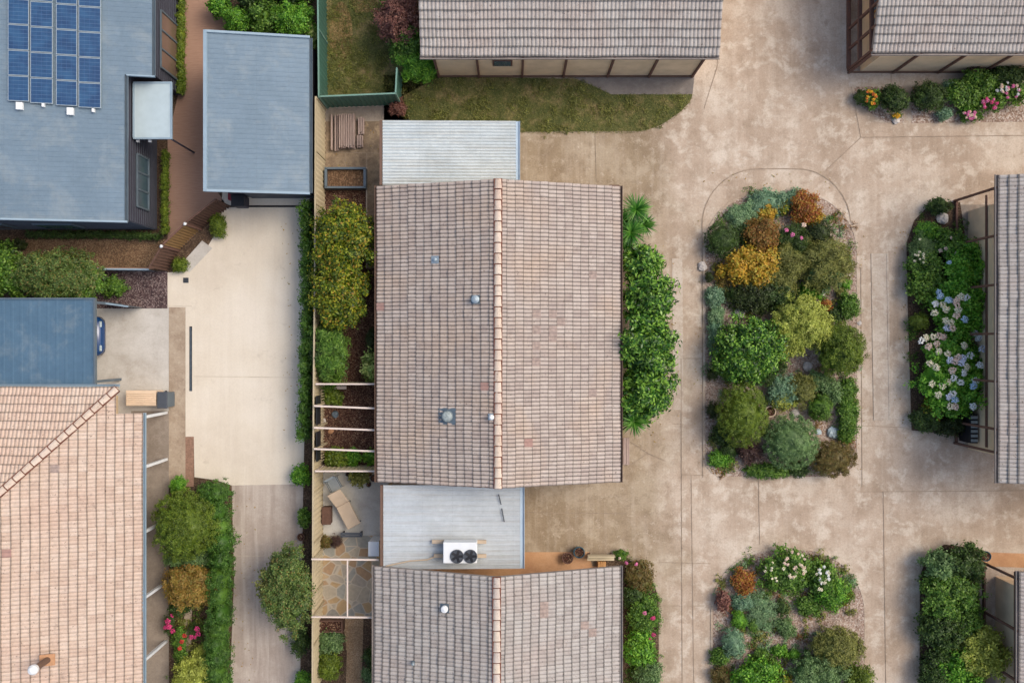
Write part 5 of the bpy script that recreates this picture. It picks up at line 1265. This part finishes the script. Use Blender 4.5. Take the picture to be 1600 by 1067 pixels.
# lower garden
LG = [
 (1228,890,40,30,1.0,'mid','leafy','round flowering shrub at the top of the lower garden'),
 (1285,905,20,28,.9,'mid','leafy','white flowering shrub at the upper right of the lower garden'),(1300,925,24,22,.9,'bright','bush','bright green shrub at the right of the lower garden'),
 (1322,930,10,10,.5,'olivegreen','bush','small olive tuft at the right rim of the lower garden'),
 (1163,908,18,16,.7,'redorange','bush','red brown shrub at the upper left of the lower garden'),(1130,938,9,18,.7,'burgundy','bush','burgundy plant at the left rim of the lower garden'),
 (1160,940,16,12,.5,'teal','ground','pale blue green cushion under the red brown shrub'),(1190,955,24,24,.4,'sage','wisp','sage ring of succulents in the lower garden'),
 (1221,948,11,13,.5,'dark','ball','round green ball in the middle of the lower garden'),(1154,968,12,15,.6,'bright','ball','green ball at the left of the lower garden'),(1176,977,8,10,.5,'mid','ball','small green ball right of the larger left one'),
 (1146,1005,18,24,.8,'teal','ball','pale teal dome shrub at the left of the lower garden'),(1228,980,14,13,.5,'greyg','bush','grey green tuft below the round green ball'),(1265,945,22,14,.5,'mid','bush','low green plant right of the round green ball'),
 (1218,1017,12,9,.4,'bright','bush','bright green low tuft, lower middle of the lower garden'),(1240,1022,10,9,.4,'bright','ball','bright green tuft beside it to the right'),(1190,1024,14,12,.4,'mid','bush','green low tuft right of the teal dome'),(1205,1035,10,8,.4,'mid','bush','green tuft between two bright tufts and the bottom shrubs'),
 (1310,1010,42,32,1.6,'olive','clip','large olive dome shrub at the lower right of the lower garden'),(1280,1050,42,26,1.6,'greyg','bush','grey green shrub at the bottom of the lower garden'),
 (1185,1056,34,22,1.4,'bright','leafy','deep green shrub at the bottom of the lower garden'),(1215,1060,18,14,1.2,'yellowg','leafy','yellow green shrub at the bottom of the lower garden'),
 (1125,1025,14,12,.5,'mid','bush','green low tuft on the left rim of the lower garden'),(1340,1058,22,20,1.0,'olivegreen','bush','olive green shrub in the lower right corner of the lower garden'),
 (1128,1055,14,16,.6,'brown','wisp','bronze tuft at the lower left rim of the lower garden'),
]
for p in LG:
    fl = None
    if 'round flowering' in p[7]: fl = scatter(1240, 882, 24, 22, 26, ['palepink', 'palepink', 'cream'], .07, 4) + scatter(1205, 895, 14, 18, 8, ['cream'], .06, 5)
    if 'white flowering' in p[7]: fl = scatter(1285, 903, 12, 22, 20, ['white', 'white', 'cream'], .07, 6)
    plant(*p, name='garden_plant' if p[2] < 16 else None, cat='plant' if p[2] < 16 else 'shrub', flowers=fl)
# hydrangea bed
hyd = [(px/978*220+1380, py/1067*240+460, c) for px, py, c in (
 (395,12,'blue'),(365,68,'white'),(455,42,'blue'),(540,18,'cream'),(580,22,'white'),(355,128,'cream'),(415,75,'cream'),(438,105,'cream'),(505,45,'palepink'),(512,80,'palepink'),(522,110,'cream'),(512,148,'palepink'),
 (565,176,'blue'),(435,185,'cream'),(468,192,'cream'),(445,235,'lilac'),(480,235,'palepink'),(262,320,'white'),(295,302,'cream'),(348,292,'cream'),(390,288,'palepink'),(418,296,'palepink'),(318,362,'palepink'),(372,345,'palepink'),(382,398,'cream'),(445,412,'cream'),
 (635,272,'white'),(660,302,'white'),(560,357,'cream'),(688,378,'lilac'),(605,424,'white'),(460,456,'lilac'),(495,464,'palepink'),(520,440,'palepink'),(552,444,'lilac'),(540,474,'lilac'),(578,506,'cream'),(558,545,'white'),(482,528,'palepink'),(325,478,'cream'),(370,506,'cream'),
 (672,494,'white'),(490,580,'white'),(535,612,'white'),(450,612,'cream'),(410,634,'cream'),(338,620,'cream'),(642,596,'white'),(625,636,'blue'),(380,698,'cream'),(452,712,'lilac'),(484,686,'white'),(498,734,'blue'),(465,776,'cream'),(498,780,'palepink'),(622,778,'white'))]
plant(1498, 480, 36, 52, 1.6, 'hydra', 'leafy', 'upper hydrangea bush with white and blue blooms by the right edge house', name='hydrangea', flowers=[(x, y, c, .16) for x, y, c in hyd if y < 520])
plant(1488, 590, 50, 62, 1.6, 'hydra', 'leafy', 'lower hydrangea bush with many cream and white blooms by the right edge house', name='hydrangea', flowers=[(x, y, c, .16) for x, y, c in hyd if y >= 520])
plant(1508, 415, 34, 34, 1.4, 'hydra', 'leafy', 'green leafy shrub with a few blooms above the hydrangeas', flowers=[(1466,456,'blue',.12),(1482,466,'white',.12),(1462,474,'white',.12),(1499,464,'cream',.13),(1510,463,'white',.12),(1483,410,'blue',.1)])
plant(1448, 430, 26, 42, 1.1, 'mid', 'leafy', 'mixed green shrub on the court side of the hydrangea bed')
plant(1440, 395, 18, 26, .9, 'greyg', 'wisp', 'grey wispy shrub at the upper court side of the hydrangea bed', flowers=scatter(1436, 395, 12, 24, 12, ['cream'], .05, 9))
plant(1490, 385, 22, 20, 1.0, 'mid', 'leafy', 'green rose shrub with pale pink blooms in the hydrangea bed', flowers=[(1470,392,'palepink',.1),(1478,388,'palepink',.09),(1494,396,'palepink',.1),(1486,372,'palepink',.07)])
plant(1466, 322, 18, 11, .7, 'dark', 'bush', 'dark green shrub at the top tip of the hydrangea bed')
plant(1450, 360, 18, 12, .6, 'bright', 'leafy', 'upper bright plant in the hydrangea bed'); plant(1468, 368, 14, 12, .6, 'mid', 'bush', 'green clump below the sandy rock')
plant(1436, 503, 14, 14, .8, 'olivegreen', 'ball', 'small olive ball at the court side of the hydrangea bed')
plant(1446, 655, 20, 18, .9, 'dark', 'bush', 'dark shrub at the lower left tip of the hydrangea bed'); plant(1482, 665, 24, 14, .8, 'deep', 'bush', 'deep green shrub at the bottom tip of the hydrangea bed'); plant(1458, 636, 14, 18, .8, 'yellowg', 'leafy', 'yellow green shrub at the lower end of the hydrangea bed')
# top right beds
plant(1346, 152, 11, 11, .6, 'dark', 'ball', 'small dark ball at the left end of the top right flower bed')
plant(1362, 154, 14, 14, .6, 'mid', 'leafy', 'low orange and yellow flowering plant in the top right bed', cat='plant', flowers=scatter(1362, 153, 11, 13, 16, ['yellow', 'yellow', 'orange'], .07, 3))
plant(1397, 154, 21, 21, 1.1, 'dark', 'clip', 'left one of two clipped dark green shrubs in the top right beds')
plant(1451, 151, 25, 22, 1.1, 'dark', 'clip', 'right one of two clipped dark green shrubs in the top right beds')
plant(1401, 181, 8, 5, .3, 'mid', 'bush', 'tiny yellow flowering plant under the left clipped shrub', cat='plant', flowers=scatter(1401, 180, 6, 4, 5, ['yellow'], .08, 8))
for p in [(1502,145,24,20,1.1,'mid','leafy','green shrub right of the clipped dark shrubs at the top right'),(1483,138,12,10,.8,'teal','bush','blue green shrub right of the clipped dark shrub'),(1512,160,14,12,.7,'bright','bush','bright green tuft in the top right bed'),
 (1530,130,28,18,1.2,'mid','leafy','broad green shrub under the eave at the top right'),(1572,118,30,16,1.1,'dark','bush','dark shrub under the eave at the right end'),(1522,112,14,8,.9,'purple','bush','dark red leaved shrub touching the beige wall'),
 (1476,178,12,9,.5,'teal','ground','blue grey cushion at the lower edge of the top right bed')]: plant(*p)
plant(1548, 158, 26, 16, .8, 'mid', 'leafy', 'pink flowering shrub in the top right bed', flowers=scatter(1548, 162, 14, 9, 12, ['pink', 'magenta'], .08, 12))
plant(1575, 142, 26, 18, .9, 'mid', 'leafy', 'pale pink flowering shrub at the far right of the top right bed', flowers=scatter(1575, 142, 22, 14, 24, ['palepink', 'white', 'pink'], .07, 13))
plant(1516, 180, 16, 10, .5, 'mid', 'bush', 'low hot pink flowering plant at the court edge of the top right bed', cat='plant', flowers=scatter(1516, 180, 13, 7, 16, ['pink', 'pink', 'palepink'], .07, 14))
# lower right bed
for p in [(1472,882,24,22,1.5,'greyg','leafy','grey green shrub at the top of the lower right bed'),(1505,876,26,24,1.5,'dark','leafy','dark green shrub at the top of the lower right bed'),(1518,892,16,16,1.2,'dark','bush','dark shrub touching the brown posts at the lower right'),
 (1486,930,42,34,1.6,'mid','leafy','broad green shrub in the middle of the lower right bed'),(1475,985,34,32,1.4,'dark','leafy','dark green shrub in the lower part of the lower right bed'),(1530,1018,38,38,1.8,'lime','leafy','yellow green shrub with bright tips in the lower right corner'),
 (1500,1045,32,30,1.5,'bright','leafy','bright green shrub left of the yellow green shrub in the lower right corner'),(1462,1050,22,30,1.2,'dark','bush','dark shrub at the bottom edge of the lower right bed'),(1505,970,26,24,1.3,'mid','bush','green shrub between the broad green and the yellow green shrub')]: plant(*p)
# ---------------------------------------------------------------- grass blades, leaf litter
def inside(x, y, poly):
    c = False; n = len(poly)
    for i in range(n):
        x1, y1 = poly[i]; x2, y2 = poly[i-1]
        if (y1 > y) != (y2 > y) and x < (x2-x1)*(y-y1)/(y2-y1)+x1: c = not c
    return c
def scatter_quads(name, polys, dens, l0, l1, w0, mat, flat=False, z=.014):
    rg = np.random.default_rng(3); P = []
    for poly in polys:
        xs = [p[0] for p in poly]; ys = [p[1] for p in poly]; A = (max(xs)-min(xs))*(max(ys)-min(ys))/36.84**2
        for _ in range(int(A*dens)):
            x, y = rg.uniform(min(xs), max(xs)), rg.uniform(min(ys), max(ys))
            if inside(x, y, poly): P.append(W(x, y, 0)[:2])
    n = len(P); P = np.column_stack([np.array(P), np.full(n, z)]); a = rg.uniform(0, 6.28, n); l = rg.uniform(l0, l1, n)[:, None]
    tl = rg.uniform(.02, .15, n) if flat else rg.uniform(.3, 1.2, n)
    T = np.column_stack([np.cos(a)*np.cos(tl), np.sin(a)*np.cos(tl), np.sin(tl)]); B = np.column_stack([-np.sin(a), np.cos(a), rg.uniform(-.3, .3, n) if flat else np.zeros(n)]); w = w0*rg.uniform(.6, 1.3, n)[:, None]
    V = np.stack([P - B*w/2, P + B*w/2, P + T*l + B*w*(.4 if flat else .1), P + T*l - B*w*(.4 if flat else .1)], 1).reshape(-1, 3)
    o = bpy.data.objects.new(name, quads_mesh(name, V, mat)); COL.objects.link(o); return tag(o, kind='stuff')
tag(scatter_quads('grass', [[(600,121),(900,122),(932,134),(955,147),(1084,147),(1080,162),(1064,178),(1044,192),(1031,199),(1010,206),(985,209),(640,209)], [(510,0),(650,0),(640,60),(618,146),(510,148)]], 520, .03, .08, .022, FOL['grass']), 'short green and straw coloured grass blades of the lawns', 'grass')
CH = m_leaf('bark_chips', S(70,44,36), S(96,64,52), S(132,98,78), S(176,148,122), .9, .0)
tag(scatter_quads('mulch', [[(505,298),(570,298),(570,420),(590,420),(590,732),(505,732)]], 900, .02, .07, .022, CH, True, .026), 'red brown bark chips covering the narrow bed left of the middle house', 'mulch')
CG = m_leaf('gravel_chips', S(176,152,138), S(192,172,158), S(158,130,114), S(138,110,94), .9, .0)
tag(scatter_quads('gravel', [isl1, isl2], 260, .03, .09, .045, CG, True, .02), 'pinkish stone chips between the garden plants', 'gravel')
def clumps(name, label, polys, n, per, fol, seed, leaf=.07, hgt=.12):
    rg = np.random.default_rng(seed); B = []
    while len(B) < n:
        poly = polys[rg.integers(len(polys))]; xs = [p[0] for p in poly]; ys = [p[1] for p in poly]
        x, y = rg.uniform(min(xs)+4, max(xs)-4), rg.uniform(min(ys)+4, min(1090, max(ys))-4)
        if inside(x, y, poly): X, Y, _ = W(x, y); B.append((X, Y, hgt*.4, *rg.uniform(.1, .34, 2), hgt*rg.uniform(.5, 1.3)))
    V = leaves(rg, B, leaf, .5, per, .3, .09); o = bpy.data.objects.new(name, quads_mesh(name, V, FOL[fol])); COL.objects.link(o); return tag(tag(o, kind='stuff'), label, 'ground cover')
bed_r = [(1424,672),(1418,480),(1418,380),(1430,348),(1452,324),(1500,320),(1530,560),(1500,676)]
bed_b = [(1440,1090),(1440,900),(1450,870),(1526,858),(1526,1090)]; bed_l = [(268,760),(360,780),(350,1090),(268,1090)]
clumps('ground_cover', 'low mixed green creeping plants between the shrubs of the garden beds', [isl1, isl2, bed_r, bed_b, [(985,880),(1024,930),(1028,1090),(980,1090)], bed_l], 430, 380, 'mid', 21)
clumps('ground_cover', 'low blue green succulents between the garden shrubs', [isl1, isl2], 120, 380, 'sage', 22)
clumps('ground_cover', 'low olive and straw coloured tufts between the garden shrubs', [isl1, isl2, bed_l], 140, 320, 'olive', 23, .1, .16)
clumps('ground_cover', 'low rusty creeping plants between the garden shrubs', [isl1, isl2], 40, 320, 'rust', 24)
tag(scatter_quads('leaf_litter', [[(966,380),(1062,380),(1064,700),(970,700)], [(1084,280),(1100,280),(1102,760),(1084,760)], [(1340,300),(1352,300),(1352,760),(1340,760)], [(440,330),(474,330),(470,760),(440,760)], [(1396,350),(1420,350),(1420,690),(1396,690)],
    [(362,770),(400,770),(400,1080),(362,1080)], [(1100,270),(1330,270),(1330,300),(1100,300)], [(573,192),(592,192),(592,420),(573,420)], [(515,236),(572,236),(572,262),(515,262)]], 5, .03, .07, .035, FOL['amber'], True, .03), 'scattered dry brown leaves along the paving edges', 'leaf litter')
clumps('lawn_tufts', 'darker weedy tufts in the lawn strip and along its edges', [[(605,122),(900,124),(955,150),(1080,150),(1062,178),(1010,206),(640,208)], [(510,0),(640,0),(616,146),(510,148)]], 130, 420, 'olive', 31, .06, .05)
jm = MB(); M['fine'] = m_plain('saw_cut_dirt', S(198,182,164), .95, .2, 3)
for a in ([(303,588),(478,590)], [(262,478),(300,478)], [(366,868),(470,868)]): seam(a, .018)
tag(jm.build('driveway_joints', M['fine']), kind='structure')
print('objects', len(bpy.data.objects))
